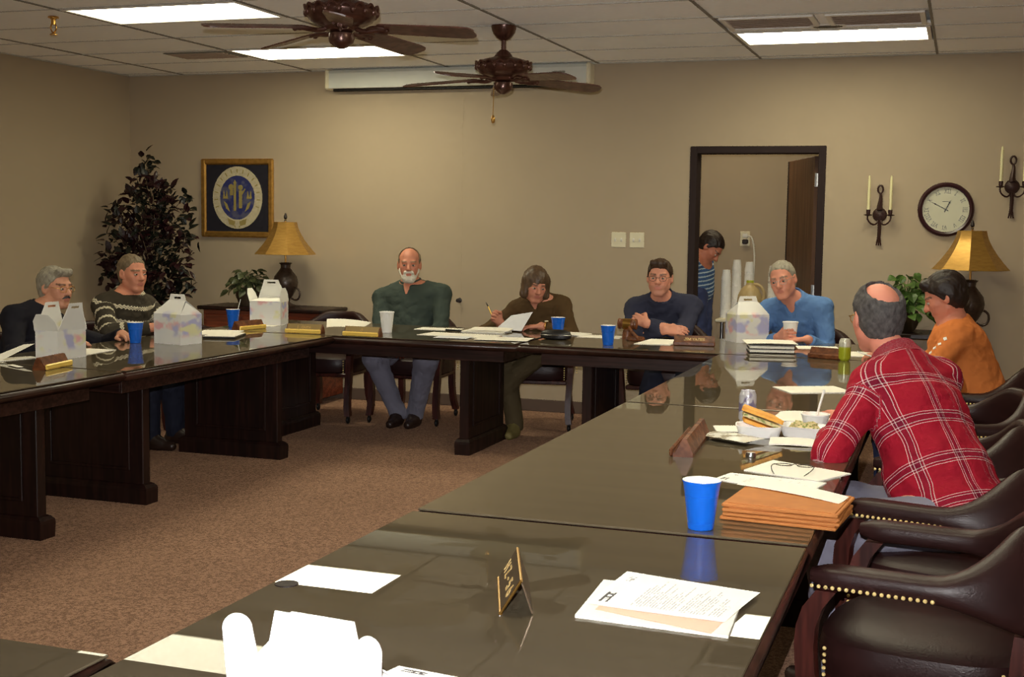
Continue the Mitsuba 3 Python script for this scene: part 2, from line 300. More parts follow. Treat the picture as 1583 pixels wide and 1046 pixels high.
# ------------------------------------------------------------------ ceiling fans
def ceiling_fan(cx, cy, zh, ang0, lbl, chain):
    t = thing('ceiling_fan', lbl, 'ceiling fan')
    o = np.array([cx, cy, 0.0])
    part(t, 'canopy', lathe([(0, -.09), (.022, -.09), (.045, -.075), (.068, -.045), (.078, -.012), (.078, 0), (0, 0)], 28, o + (0, 0, HC)), 'mat_bronze')
    part(t, 'downrod', cyl(o + (0, 0, zh + .1), o + (0, 0, HC - .08), .016), 'mat_bronze')
    prof = [(0, -.03), (.05, -.03), (.075, -.022), (.085, -.005), (.12, .005), (.15, .022), (.166, .045), (.17, .065), (.163, .085), (.14, .1), (.1, .112), (.06, .122), (.04, .15), (.022, .165), (0, .165)]
    hs = part(t, 'motor_housing', lathe(prof, 40, o + (0, 0, zh)), 'mat_bronze')
    orn = []
    for k in range(16):
        a = k * 2 * PI / 16; c = o + (.166 * math.cos(a), .166 * math.sin(a), zh + .058)
        orn.append(ball(c, .018, 1, (.8, .8, 1.1))); a2 = a + PI / 16
        orn.append(tube(spline([o + (.168 * math.cos(a2 - .15), .168 * math.sin(a2 - .15), zh + .07), o + (.174 * math.cos(a2), .174 * math.sin(a2), zh + .088), o + (.168 * math.cos(a2 + .15), .168 * math.sin(a2 + .15), zh + .07)], 6), .007, 6))
    part(hs, 'scroll_ornament', cat_(orn), 'mat_bronze')
    part(t, 'switch_cup', lathe([(0, -.105), (.012, -.105), (.03, -.098), (.055, -.08), (.062, -.06), (.058, -.035), (0, -.03)], 26, o + (0, 0, zh)), 'mat_bronze')
    for k in range(5):
        a = ang0 + k * 2 * PI / 5; R = Rz(a) @ Ry(.06) @ Rx(math.radians(-13)); zb = zh - .008
        pl = [(.185, -.045), (.2, -.055), (.58, -.068), (.63, -.06), (.652, -.035), (.655, 0), (.652, .035), (.63, .06), (.58, .068), (.2, .055), (.185, .045)]
        bl = part(t, 'blade', xf(prism(pl, .007), (0, 0, 0), np.eye(3)).apply_transform(np.block([[R, (o + (0, 0, zb))[:, None]], [np.zeros((1, 3)), np.ones((1, 1))]])), 'mat_fanwood')
        ir = cat_([tube(spline([(.07, 0, .0), (.12, .0, -.012), (.17, .0, -.004), (.235, 0, -.004)], 10), [.012] * 10, 8), tube(spline([(.12, 0, -.01), (.16, .032, -.004), (.22, .03, -.005)], 8), .007, 6), tube(spline([(.12, 0, -.01), (.16, -.032, -.004), (.22, -.03, -.005)], 8), .007, 6), ball((.225, 0, -.006), .012, 1)])
        part(bl, 'blade_iron', xf(ir, o + (0, 0, zb), R), 'mat_bronze')
    if chain:
        part(t, 'pull_chain', tube([o + (-.05, -.03, zh - .06), o + (-.052, -.03, zh - .15), o + (-.053, -.03, zh - .24)], .0022, 5), 'mat_brass')
        part(t, 'chain_pull', lathe([(0, -.05), (.008, -.048), (.013, -.03), (.011, -.012), (.004, 0), (0, 0)], 12, o + (-.053, -.03, zh - .235)), 'mat_brass')
ceiling_fan(-2.824, 5.593, 2.392, math.radians(7.2), 'brown five bladed ceiling fan at the top edge, the nearer and larger one', False)
ceiling_fan(-2.742, 7.639, 2.375, math.radians(39.2), 'brown five bladed ceiling fan on a downrod in front of the screen housing', True)

# ------------------------------------------------------------------ things on the walls
t = thing('projection_screen', 'long white rolled up projection screen housing under the ceiling on the back wall', 'projection screen')
prof = [(-.06, .0), (-.06, .12), (-.045, .145), (0, .15), (.05, .15), (.06, .14), (.06, .0), (.045, -.008), (.03, 0), (-.03, 0)]
part(t, 'housing', xf(prism([(y, z) for y, z in prof], 2.16), (-4.89, YB - .07, 2.532), np.array([[0, 0, 1.0], [1, 0, 0], [0, 1, 0]])), 'mat_screen', 20)
for s, x in ((-1, -4.91), (1, -2.72)): part(t, 'end_cap', bb(x - .018, x + .018, YB - .136, YB - .005, 2.524, 2.684, .012), 'mat_cream')
part(t, 'bottom_bar', cyl((-4.87, YB - .075, 2.522), (-2.74, YB - .075, 2.522), .013), 'mat_black')
part(t, 'label_plate', bb(-3.0, -2.9, YB - .1345, YB - .13, 2.6, 2.625), 'mat_grid', False)

t = thing('framed_seal', 'gold framed embroidered oval seal on dark cloth, hung on the back wall', 'framed picture')
fx0, fx1, fz0, fz1, fw = -6.155, -5.458, 1.318, 1.978, .05
for n, m in (('frame_side', bb(fx0, fx0 + fw, YB - .035, YB - .003, fz0, fz1, .012)), ('frame_side', bb(fx1 - fw, fx1, YB - .035, YB - .003, fz0, fz1, .012)), ('frame_rail', bb(fx0 + .03, fx1 - .03, YB - .034, YB - .004, fz1 - fw, fz1, .012)), ('frame_rail', bb(fx0 + .03, fx1 - .03, YB - .034, YB - .004, fz0, fz0 + fw, .012))):
    part(t, n, m, 'mat_gold')
mat('mat_navy', (24, 22, 34), .8); mat('mat_sealwhite', lambda p, n, uv: mix(S(176, 164, 132), S(206, 196, 164), fbm(p.x * 60, 0, p.z * 60)), .8)
mat('mat_sealblue', lambda p, n, uv: mix(S(44, 48, 104), S(84, 84, 108), smoothstep(.4, .7, fbm(p.x * 18, 0, p.z * 18))), .8); mat('mat_sealgold', (152, 136, 78), .7)
part(t, 'backing', bb(fx0 + .02, fx1 - .02, YB - .016, YB - .004, fz0 + .02, fz1 - .02), 'mat_navy', False)
sc_ = np.array([-5.803, YB - .017, 1.652]); oval = lambda a, b, n=48: Polygon([(a * math.cos(k * 2 * PI / n), b * math.sin(k * 2 * PI / n)) for k in range(n)])
part(t, 'seal_ring', prism(oval(.238, .262).difference(oval(.168, .185)), .006, sc_, XZ), 'mat_sealwhite')
part(t, 'seal_field', prism(oval(.17, .187), .004, sc_, XZ), 'mat_sealblue')
em = [sbox(-.034, -.11, -.012, .12), Polygon([(-.04, .12), (-.006, .12), (-.023, .15)]), sbox(.016, -.09, .046, .06), Point(.032, .085).buffer(.022), Polygon([(.016, .02), (.075, .08), (.08, .07), (.03, -.005)]), Point(-.06, .09).buffer(.024), sbox(-.07, .02, -.04, .075)]
for s in (-1, 1): em += [Polygon([(s * .14, -.01), (s * .13, .06), (s * .115, .0), (s * .1, .06), (s * .09, -.01)]), Polygon([(s * .07, -.12), (s * .1, -.05), (s * .13, -.03), (s * .11, -.09)])]
part(t, 'seal_emblem', prism(unary_union(em), .003, sc_ + (0, -.004, 0), XZ), 'mat_sealgold')
rib = [Polygon([(s * .02, -.2), (s * .09, -.175), (s * .08, -.225), (s * .03, -.235)]) for s in (-1, 1)] + [Polygon([(s * .015, -.235), (s * .03, -.235), (s * .02, -.256)]) for s in (-1, 1)]
part(t, 'seal_ribbon', prism(unary_union(rib), .004, sc_ + (0, -.005, 0), XZ), 'mat_sealgold')
lt = [xf(meshkit.text_mesh(c, .03, .002, True), (-.012, -.015, 0), np.eye(3)) for c in 'IVTVI']
part(t, 'ring_mark', cat_([xf(m, sc_ + (.205 * math.cos(a), -.006, .225 * math.sin(a)), XZ @ Rz(a - PI / 2)) for m, a in zip([prism(sbox(-.004, -.016, .004, .016), .002) for _ in range(15)], np.linspace(-.35, PI + .35, 15))]), 'mat_sealgold', label='faint gold stitching around the ring')

t = thing('wall_clock', 'round white faced wall clock with a dark rim, above the right lamp', 'clock')
cc = np.array([-.13, YB, 1.612]); RK = np.array([[1, 0, 0], [0, 0, -1], [0, 1, 0.0]])
part(t, 'rim', lathe([(.158, .0), (.185, 0), (.19, .012), (.186, .03), (.172, .042), (.158, .034), (.156, .012), (.158, 0)], 56, cc, RK, False), 'mat_clockrim')
mat('mat_clockrim', (52, 24, 30), .3, coat=.5); mat('mat_face', (214, 212, 188), .6); mat('mat_numeral', (96, 96, 104), .6)
part(t, 'dial', lathe([(0, .006), (.16, .006), (.16, .012), (0, .012)], 48, cc, RK), 'mat_face')
num_ = ['XII', 'I', 'II', 'III', 'IIII', 'V', 'VI', 'VII', 'VIII', 'IX', 'X', 'XI']
for k, s in enumerate(num_):
    a = PI / 2 - k * PI / 6; m = meshkit.text_mesh(s, .03, .0015); m.vertices[:, 0] = (m.vertices[:, 0] - m.vertices[:, 0].mean()) * .72; m.vertices[:, 1] -= .015
    part(t, 'numeral', xf(m, cc + (.128 * math.cos(a), -.012, .128 * math.sin(a)), RK @ Rz(a - PI / 2)), 'mat_numeral', False)
def hand(a, l, w, hub): return xf(prism([(-w, -.02), (w, -.02), (w * .8, l * .6), (w * 2, l * .68), (w * .5, l * .8), (0, l), (-w * .5, l * .8), (-w * 2, l * .68), (-w * .8, l * .6)], .001), cc + (0, -.0145 - hub, 0), RK @ Rz(a - PI / 2))
part(t, 'hour_hand', hand(math.radians(64), .078, .0035, 0), 'mat_black', False); part(t, 'minute_hand', hand(math.radians(152), .115, .0025, .0012), 'mat_black', False)
part(t, 'maker_mark', xf(prism(sbox(-.02, -.002, .02, .002), .0008), cc + (-.004, -.0122, .055), RK), 'mat_numeral', False)
scene['mat_pane'] = {'type': 'thindielectric', 'int_ior': 1.5}
part(t, 'glass', TM(np.vstack([[cc + (0, -.03, 0)], [cc + (.157 * math.cos(a), -.03, .157 * math.sin(a)) for a in np.linspace(0, 2 * PI, 40, False)]]), [[0, 1 + (k + 1) % 40, 1 + k] for k in range(40)]), 'mat_pane', False)

def sconce(x, z, lbl):
    t = thing('candle_sconce', lbl, 'wall sconce'); o = np.array([x, YB, z])
    w = [lathe([(0, 0), (.04, .0), (.05, .008), (.042, .02), (.02, .028), (0, .03)], 20, o + (0, 0, -.045), RK)]
    ring = [o + (.018 * math.sin(a), -.022, .135 + .028 * math.cos(a)) for a in np.linspace(0, 2 * PI, 16)]
    w += [tube(ring, .0065, 8), tube(spline([o + (0, -.02, .108), o + (.004, -.022, .07), o + (0, -.024, .03), o + (0, -.025, -.01)], 12), np.linspace(.008, .022, 12), 8)]
    w += [tube(spline([o + (0, -.02, -.08), o + (.002, -.02, -.15), o + (0, -.018, -.21)], 10), np.linspace(.014, .012, 10), 8)]
    for s in (-1, 0, 1): w.append(tube([o + (s * .004, -.02, -.2), o + (s * .016, -.02, -.262)], [.008, .005], 6))
    b = part(t, 'backplate', cat_(w), 'mat_sconce')
    for s in (-1, 1):
        p = spline([o + (s * .012, -.03, -.085), o + (s * .04, -.06, -.115), o + (s * .072, -.075, -.09), o + (s * .075, -.07, -.045)], 14)
        ar = part(t, 'arm', tube(p, .0055, 8), 'mat_sconce')
        e = p[-1]
        part(ar, 'candle_cup', lathe([(0, -.012), (.008, -.01), (.03, -.004), (.032, .0), (.012, .004), (.014, .012), (.015, .035), (.012, .035), (0, .03)], 16, e + (0, 0, .0)), 'mat_sconce')
        part(t, 'candle', lathe([(0, 0), (.0105, 0), (.0095, .2), (.006, .235), (.002, .245), (0, .246)], 14, e + (0, 0, .03)), 'mat_candle', label='ivory taper candle')
mat('mat_sconce', (58, 36, 32), .4, metal=.3); mat('mat_candle', (226, 220, 170), .5)
sconce(-.575, 1.615, 'dark candle sconce with two ivory tapers between the doorway and the clock')
sconce(.297, 1.818, 'dark candle sconce at the right edge, hung higher than the other')

for k, x in enumerate((-2.488, -2.345)):
    t = thing('switch_plate', ('left' if k == 0 else 'right') + ' one of the two ivory switch plates beside the doorway', 'light switch')
    part(t, 'plate', bb(x - .057, x + .057, YB - .007, YB, 1.3, 1.416, .003), 'mat_cream')
    for s in (-.024, .024): part(t, 'toggle', xf(cbox(.011, .018, .024, .003), (x + s, YB - .012, 1.358), Rx(.4)), 'mat_white')
t = thing('wall_hook', 'small dark knob on the back wall right of the man in green', 'hook')
part(t, 'base', lathe([(0, 0), (.02, 0), (.018, .006), (.007, .01), (.006, .03), (.016, .038), (.014, .048), (0, .05)], 16, (-3.787, YB, .852), RK), 'mat_dark')

# back room: outlet with cord, folding table with cups and jug
t = thing('wall_outlet', 'ivory outlet plate on the wall seen through the doorway', 'outlet')
part(t, 'plate', bb(-1.85, -1.765, 11.343, 11.35, 1.3, 1.43, .003), 'mat_cream'); part(t, 'socket', cat_([bb(-1.83, -1.785, 11.337, 11.345, 1.375, 1.41, .003), bb(-1.83, -1.785, 11.337, 11.345, 1.315, 1.35, .003)]), 'mat_white')
t = thing('power_cord', 'white plug and cord hanging from the outlet beyond the doorway', 'power cord')
part(t, 'plug', bb(-1.825, -1.775, 11.295, 11.338, 1.32, 1.36, .008), 'mat_dark')
part(t, 'cord', tube(spline([(-1.79, 11.3, 1.37), (-1.74, 11.25, 1.385), (-1.715, 11.25, 1.3), (-1.70, 11.2, 1.05), (-1.69, 11.15, .8), (-1.68, 11.0, .735)], 24), .007, 8), 'mat_white')
t = thing('serving_table', 'pale folding table beyond the doorway holding cups and a jug', 'table')
part(t, 'table_top', bb(-1.885, -.62, 10.42, 11.2, .695, .72, .006), 'mat_cream')
for x in (-1.84, -.69):
    for y in (10.5, 11.12): part(t, 'leg', cyl((x, y, 0), (x, y, .7), .014), 'mat_steel')
def cup_stack(x, y, n, lbl):
    t = thing('cup_stack', lbl, 'stack of cups', None)
    p = [(0, 0), (.046, 0)]
    for k in range(n): p += [(.046 - .0003 * k, .006 + k * .0155), (.0435 - .0003 * k, .009 + k * .0155), (.0435 - .0003 * k, .0155 + k * .0155), (.046 - .0003 * k, .0157 + k * .0155)]
    h = n * .0155; p += [(.04, h + .01), (.03, h + .085), (0, h + .085)]
    part(t, 'cups', lathe(p, 20, (x, y, .72)), 'mat_foam')
cup_stack(-1.835, 10.62, 20, 'leftmost stack of white foam cups on the table beyond the doorway')
cup_stack(-1.79, 10.86, 25, 'stack of white foam cups second from left beyond the doorway')
cup_stack(-1.685, 10.86, 24, 'stack of white foam cups directly behind the tan jug')
cup_stack(-1.50, 10.95, 22, 'stack of white foam cups behind the head of the man in light blue')
t = thing('drink_jug', 'tan plastic jug with a loop handle, beyond the doorway behind the lunch box', 'jug')
mat('mat_jug', (196, 172, 122), .35); mat('mat_lime', (190, 196, 60), .4)
jo = np.array([-1.62, 10.5, .72])
part(t, 'body', lathe([(0, 0), (.09, 0), (.1, .01), (.1, .16), (.094, .2), (.07, .25), (.035, .28), (.03, .3), (0, .3)], 28, jo), 'mat_jug')
part(t, 'handle', tube(spline([jo + (.03, 0, .285), jo + (.075, 0, .28), jo + (.108, 0, .24), jo + (.1, 0, .16)], 14), .012, 10), 'mat_jug'); part(t, 'cap', lathe([(0, 0), (.03, 0), (.03, .02), (0, .02)], 18, jo + (0, 0, .298)), 'mat_lime')

# ------------------------------------------------------------------ conference tables (TZ = top of the glass)
TZ = .74
def table(x0, x1, y0, y1, along, lbl, ends=True):
    """along: 'x' or 'y', the long direction"""
    t = thing('conference_table', lbl, 'table', None); z = TZ - .006
    # top with a rounded edge
    r = .02; prof = [(0, -.046), (r * .45, -.042), (r * .85, -.032), (r, -.023), (r * .85, -.012), (r * .45, -.003), (0, 0)]
    rings = [[(x0 + r - o, y0 + r - o, z + h), (x1 - r + o, y0 + r - o, z + h), (x1 - r + o, y1 - r + o, z + h), (x0 + r - o, y1 - r + o, z + h)] for o, h in prof]
    part(t, 'tabletop', loft(rings), 'mat_table', 50)
    part(t, 'glass_top', bb(x0 + .012, x1 - .012, y0 + .012, y1 - .012, z, TZ, .002), 'mat_glass', False, label='glass sheet over the wooden top')
    L = (x1 - x0) if along == 'x' else (y1 - y0); W_ = (y1 - y0) if along == 'x' else (x1 - x0)
    cx, cy = (x0 + x1) / 2, (y0 + y1) / 2; R = np.eye(3) if along == 'x' else Rz(PI / 2)
    P = lambda m: xf(m, (cx, cy, 0), R)
    ap = [bb(-L / 2 + .12, L / 2 - .12, s * (W_ / 2 - .13) - .011, s * (W_ / 2 - .13) + .011, z - .125, z - .046, .002) for s in (-1, 1)] + [bb(s * (L / 2 - .13) - .011, s * (L / 2 - .13) + .011, -W_ / 2 + .13, W_ / 2 - .13, z - .125, z - .046, .002) for s in (-1, 1)]
    part(t, 'apron', P(cat_(ap)), 'mat_rail', False)
    hw = W_ / 2 - .175
    for s in (-1, 1):
        xx = s * (L / 2 - .40)
        pd = part(t, 'pedestal', P(cbox(.062, 2 * hw, z - .046, .004, (xx, 0, (z - .046) / 2))), 'mat_panel', False)
        part(pd, 'plinth', P(loft([[(xx - a, -hw - b, h), (xx + a, -hw - b, h), (xx + a, hw + b, h), (xx - a, hw + b, h)] for a, b, h in ((.05, .03, 0), (.052, .032, .07), (.05, .03, .085), (.04, .014, .1), (.031, 0, .105))])), 'mat_panel', False)
        for q in (-1, 1):
            a, b, z0, z1, w, X = -hw + .08, hw - .08, .17, z - .12, .018, xx + q * .033
            part(pd, 'panel_moulding', P(cat_([bb(X - .005, X + .005, a, b, z0, z0 + w, .003), bb(X - .005, X + .005, a, b, z1 - w, z1, .003), bb(X - .005, X + .005, a, a + w, z0, z1, .003), bb(X - .005, X + .005, b - w, b, z0, z1, .003)])), 'mat_panel', False)
    return t
g = .004
YJ = 7.40
LX0, LX1, RX0, RX1 = -4.79, -3.775, -1.317, -.302
table(LX0, LX1, 5.21 + g, YJ - g, 'y', 'long dark glass topped table of the left row, nearer the back wall')
table(LX0, LX1, 3.01 + g, 5.21 - g, 'y', 'dark glass topped table at the left edge of the picture')
table(LX0, -2.55 - g, YJ + g, 8.42, 'x', 'dark glass topped table before the man in green and the woman')
table(-2.55 + g, RX1, YJ + g, 8.42, 'x', 'dark glass topped table before the men in navy and light blue shirts')
table(RX0, RX1, 5.21 + g, YJ - g, 'y', 'farthest glass topped table of the right row, below the man in orange')
table(RX0, RX1, 3.01 + g, 5.21 - g, 'y', 'middle glass topped table of the right row, with the food trays on it')
tn = table(RX0, RX1, .80, 3.01 - g, 'y', 'nearest glass topped table, with the white box and printed sheets')
part(tn, 'grommet', lathe([(0, 0), (.024, 0), (.024, .002), (.018, .003), (0, .001)], 24, (-1.272, 2.28, TZ)), 'mat_dark')
table(-3.62, RX0 - .012, .80, 1.805, 'x', 'glass topped table corner at the bottom left of the picture')

# ------------------------------------------------------------------ captain's chairs
def chair_meshes():
    P = {}
    def ring(cx, cy, w, d, z, n=40, e=3.2):
        a = np.arange(n) * 2 * PI / n; c, s = np.cos(a), np.sin(a)
        return np.stack([cx + w / 2 * np.sign(c) * abs(c) ** (2 / e), cy + d / 2 * np.sign(s) * abs(s) ** (2 / e), np.full(n, z)], 1)
    P['seat'] = (loft([ring(0, .0, .47, .47, .355), ring(0, .0, .505, .505, .365), ring(0, 0, .525, .525, .395), ring(0, 0, .53, .53, .43), ring(0, 0, .515, .515, .462), ring(0, 0, .46, .46, .482), ring(0, 0, .3, .3, .494), ring(0, 0, .1, .1, .497)]), 'mat_leather')
    pts, tg, fr = [], [], []
    for y in np.linspace(.245, -.02, 9): pts.append((-.272, y)); fr.append(0.)
    for a in np.linspace(0, PI, 29)[1:-1]: pts.append((-.272 * math.cos(a), -.03 - .265 * math.sin(a))); fr.append(min(a, PI - a) / (PI / 2))
    for y in np.linspace(-.02, .245, 9): pts.append((.272, y)); fr.append(0.)
    pts = np.array(pts); tg = np.gradient(pts, axis=0); tg /= np.linalg.norm(tg, axis=1)[:, None]; nn = np.stack([tg[:, 1], -tg[:, 0]], 1)
    rings = []; sm = lambda x: x * x * (3 - 2 * x)
    N = len(pts)
    for k in range(N):
        u = sm(min(1, max(0, fr[k]) / .72)); top = .668 + .115 * u; bot = .608 - .085 * u; th = .041 + .006 * u
        e = min(k, N - 1 - k); sc = (.55, .88, 1.0)[e] if e < 3 else 1.0
        zc, hb = (top + bot) / 2, (top - bot) / 2 * sc; th *= sc; row = []
        for q in range(16):
            a = q * 2 * PI / 16; c, s = math.cos(a), math.sin(a)
            du = np.sign(c) * abs(c) ** (.75) * th; dz = np.sign(s) * abs(s) ** (.75) * hb
            lean = -.045 * u * (dz / max(hb, 1e-6))            # the back leans outwards
            p = pts[k] - nn[k] * (du + 0) ; p = p + nn[k] * lean
            row.append((p[0], p[1], zc + dz))
        rings.append(row)
    P['backrest'] = (loft(rings), 'mat_leather')
    nails = []
    for s in (-1, 1):
        for y in np.arange(.235, -.05, -.0165): nails.append(ball((s * .312, y, .62), .0052, 1))
        for y in (.245, -.235):
            for z in np.arange(.372, .46, .0165): nails.append(ball((s * .262, y * .86, z), .0052, 1))
        for z in np.arange(.372, .46, .0165): nails.append(ball((s * .222, .262, z), .0052, 1))
    P['nailhead_trim'] = (cat_(nails), 'mat_nail')
    legs = []
    sq = lambda p, w, d: [(p[0] - w, p[1] - d, p[2]), (p[0] + w, p[1] - d, p[2]), (p[0] + w, p[1] + d, p[2]), (p[0] - w, p[1] + d, p[2])]
    for s in (-1, 1):
        pf = spline([(s * .262, .265, .055), (s * .252, .25, .2), (s * .262, .248, .36), (s * .27, .255, .48), (s * .275, .205, .605)], 12)
        legs.append((loft([sq(p, .021, .024) for p in pf]), 'mat_chairwood', pf[0]))
        pb = spline([(s * .225, -.275, .055), (s * .205, -.245, .2), (s * .205, -.232, .36), (s * .2, -.24, .54)], 10)
        legs.append((loft([sq(p, .021, .024) for p in pb]), 'mat_chairwood', pb[0]))
    P['seat_rail'] = (cat_([bb(-.235, .235, -.235, .235, .33, .36, .006)]), 'mat_chairwood')
    return P, legs
CHM, CHL = chair_meshes()
CHD = {k: mikit.ply(m, b, 40) for k, (m, b) in CHM.items()}
CHLEG = [(mikit.ply(m, b, 30), mikit.ply(cat_([ball((p[0], p[1], .026), .026, 2, (.55, 1, 1)), cyl((p[0], p[1], .03), (p[0], p[1], .062), .012)]), 'mat_black', 30)) for m, b, p in CHL]
def chair(x, y, fx, fy, lbl, group=None):
    """seat centre on the floor and the facing direction"""
    t = thing('leather_chair', lbl, 'chair', group); a = math.atan2(-fx, fy)
    M_ = mi.ScalarTransform4f().translate([x, y, 0]).rotate([0, 0, 1], math.degrees(a))
    for k, d in CHD.items():
        kk = num(t + '__' + k); scene[kk] = {**d, 'to_world': M_}
        if k == 'nailhead_trim': lab(kk, 'row of small brass nailheads', None, None, 'stuff')
    for d, c in CHLEG:
        kk = num(t + '__leg'); scene[kk] = {**d, 'to_world': M_}; scene[num(kk + '__caster')] = {**c, 'to_world': M_}
    return t
GC = None
chair(-.034, 3.39, -.99, .14, 'nearest dark brown leather chair, empty, at the lower right')
chair(.008, 4.19, -.97, .26, 'leather chair in which the man in the red plaid shirt sits')
chair(.00, 5.02, -.99, .1, 'leather chair directly beyond the man in red plaid, mostly hidden')
chair(.045, 5.95, -.96, -.25, 'empty leather chair between the men in red plaid and in orange')
chair(.10, 7.02, -.98, .15, 'leather chair under the man in the orange pullover')
chair(-4.46, 8.66, .05, -1, 'empty leather chair left of the man in green, behind the back table')
chair(-3.82, 8.80, .05, -1, 'leather chair of the bearded man in green')
chair(-2.90, 8.92, .18, -.98, 'leather chair of the woman in brown')
chair(-1.95, 8.93, 0, -1, 'leather chair of the man in navy with folded arms')
chair(-.95, 8.90, -.1, -1, 'leather chair of the man in the light blue shirt')
chair(-5.20, 6.15, .98, -.1, 'leather chair of the man in the dark jacket at the left edge')
chair(-5.27, 7.10, 1, -.05, 'leather chair of the man in the striped sweater')
chair(-5.28, 8.05, 1, -.1, 'empty leather chair in the left corner, beyond the striped sweater')

# ------------------------------------------------------------------ furniture along the wall
t = thing('credenza', 'reddish brown wooden credenza under the framed seal', 'cabinet')
part(t, 'body', cat_([bb(-5.86, -4.80, 9.13, 9.55, .05, .735, .004), prism([(0, 0), (1.06, 0), (1.06, .1), (.95, .12), (.8, .06), (.26, .06), (.11, .12), (0, .1)], .03, (-5.86, 9.145, .02), np.array([[1, 0, 0], [0, 0, -1], [0, 1, 0.0]]))]), 'mat_credenza', False)
part(t, 'counter_top', bb(-5.90, -4.76, 9.09, 9.56, .735, .765, .008), 'mat_panel', False)
for k in range(3):
    x = -5.83 + k * .345; dr_ = part(t, 'door', bb(x, x + .325, 9.112, 9.134, .14, .7, .006), 'mat_credenza', False)
    part(dr_, 'knob', ball((x + (.29 if k < 2 else .035), 9.1, .44), .014, 1), 'mat_brass')
t = thing('console_table', 'dark wooden console table in the right corner carrying lamp and plant', 'table')
part(t, 'table_top', bb(-.56, .17, 9.1, 9.55, .73, .765, .006), 'mat_panel', False)
for x in (-.52, .12):
    for y in (9.15, 9.5): part(t, 'leg', bb(x - .025, x + .025, y - .025, y + .025, 0, .73, .004), 'mat_panel', False)

def table_lamp(x, y, z, s, lbl, rot):
    t = thing('table_lamp', lbl, 'lamp'); o = np.array([x, y, z])
    pr_ = [(0, 0), (.075, 0), (.078, .014), (.05, .026), (.03, .04), (.034, .06), (.062, .1), (.088, .15), (.095, .19), (.085, .235), (.055, .275), (.036, .3), (.038, .325), (.052, .338), (.03, .342), (0, .342)]
    part(t, 'base', lathe([(r * s, h * s) for r, h in pr_], 28, o), 'mat_urn')
    for q in (-1, 1): part(t, 'handle', tube(spline([o + (q * .05 * s, 0, .07 * s), o + (q * .115 * s, 0, .075 * s), o + (q * .12 * s, 0, .12 * s), o + (q * .09 * s, 0, .15 * s)], 12), .007 * s, 8), 'mat_urn')
    part(t, 'neck', cyl(o + (0, 0, .34 * s), o + (0, 0, .7 * s), .007), 'mat_brass')
    h0, H = .405 * s, .245 * s
    rg = []
    for u in np.linspace(0, 1, 10):
        r = (.082 + .138 * u ** 1.55) * s; row = []
        for k in range(48):
            a = k * 2 * PI / 48; f = 1 / max(math.cos(((a + PI / 8) % (PI / 4)) - PI / 8), .5) * .985; row.append(o + (r * f * math.cos(a + rot), r * f * math.sin(a + rot), h0 + H * (1 - u)))
        rg.append(row)
    inner = [[p * (1, 1, 1) - (np.array(p) - o) * (.03, .03, 0) for p in row] for row in rg[::-1]]
    part(t, 'lamp_shade', loft(rg + inner + [rg[0]], False), 'mat_shade', 25, label='gold flared lamp shade')
    part(t, 'finial', lathe([(0, 0), (.01, 0), (.006, .01), (.014, .025), (.012, .04), (.004, .06), (0, .066)], 14, o + (0, 0, .66 * s)), 'mat_dark')
    part(t, 'shade_spider', cat_([cyl(o + (-.08 * s, 0, h0 + H - .01), o + (.08 * s, 0, h0 + H - .01), .003, n=6), cyl(o + (0, -.08 * s, h0 + H - .01), o + (0, .08 * s, h0 + H - .01), .003, n=6)]), 'mat_brass')
table_lamp(-5.195, 9.3, .765, 1.06, 'urn table lamp with flared gold shade on the credenza, below the framed seal', .2)
table_lamp(.05, 9.33, .765, 1.08, 'urn table lamp with flared gold shade at the right, below the clock', .35)

# plants
mat('mat_ficus', lambda p, n, uv: mix(S(38, 14, 18), S(26, 29, 22), smoothstep(.4, .62, noise(p.x * 9, p.y * 9, p.z * 9))), .4, spec=.4)
mat('mat_leaf', lambda p, n, uv: mix(S(34, 62, 28), S(92, 122, 52), fbm(p.x * 34, p.y * 34, p.z * 34)), .4, spec=.4)
mat('mat_leafdark', lambda p, n, uv: mix(S(38, 46, 28), S(84, 90, 58), fbm(p.x * 30, p.y * 30, p.z * 30)), .4, spec=.4)
mat('mat_bark', lambda p, n, uv: mix(S(84, 66, 48), S(132, 112, 84), fbm(p.x * 60, p.y * 60, p.z * 12)), .8)
mat('mat_pot', (70, 58, 44), .3, coat=.5); mat('mat_basket', lambda p, n, uv: mix(S(66, 44, 28), S(122, 88, 58), noise(p.x * 90, p.y * 90, p.z * 90)), .8); mat('mat_soil', (40, 30, 24), 1.)
def leaf(base, d, up, L, w, curl=.25):
    d = d / np.linalg.norm(d); s = np.cross(d, up); s /= np.linalg.norm(s) + 1e-9; n = np.cross(s, d)
    u = [0, .2, .5, .8, 1]; ww = [.08, .75, 1, .55, .02]; v = []
    for a, b in zip(u, ww):
        c = base + d * L * a - n * L * curl * a * a
        v += [c - s * w * b + n * w * .22 * b, c, c + s * w * b + n * w * .22 * b]
    f = []
    for k in range(4):
        a = 3 * k; f += [[a, a + 1, a + 4], [a, a + 4, a + 3], [a + 1, a + 2, a + 5], [a + 1, a + 5, a + 4]]
    return TM(v, f)
t = thing('ficus_tree', 'tall artificial tree with dark burgundy and green leaves in the left corner', 'potted tree')
fo = np.array([-6.32, 9.06, 0.0])
pot = part(t, 'pot', lathe([(0, 0), (.13, 0), (.17, .24), (.18, .26), (.175, .28), (.15, .28), (.14, .24), (0, .24)], 26, fo), 'mat_basket'); part(pot, 'soil', lathe([(0, .225), (.146, .245), (0, .25)], 20, fo), 'mat_soil')
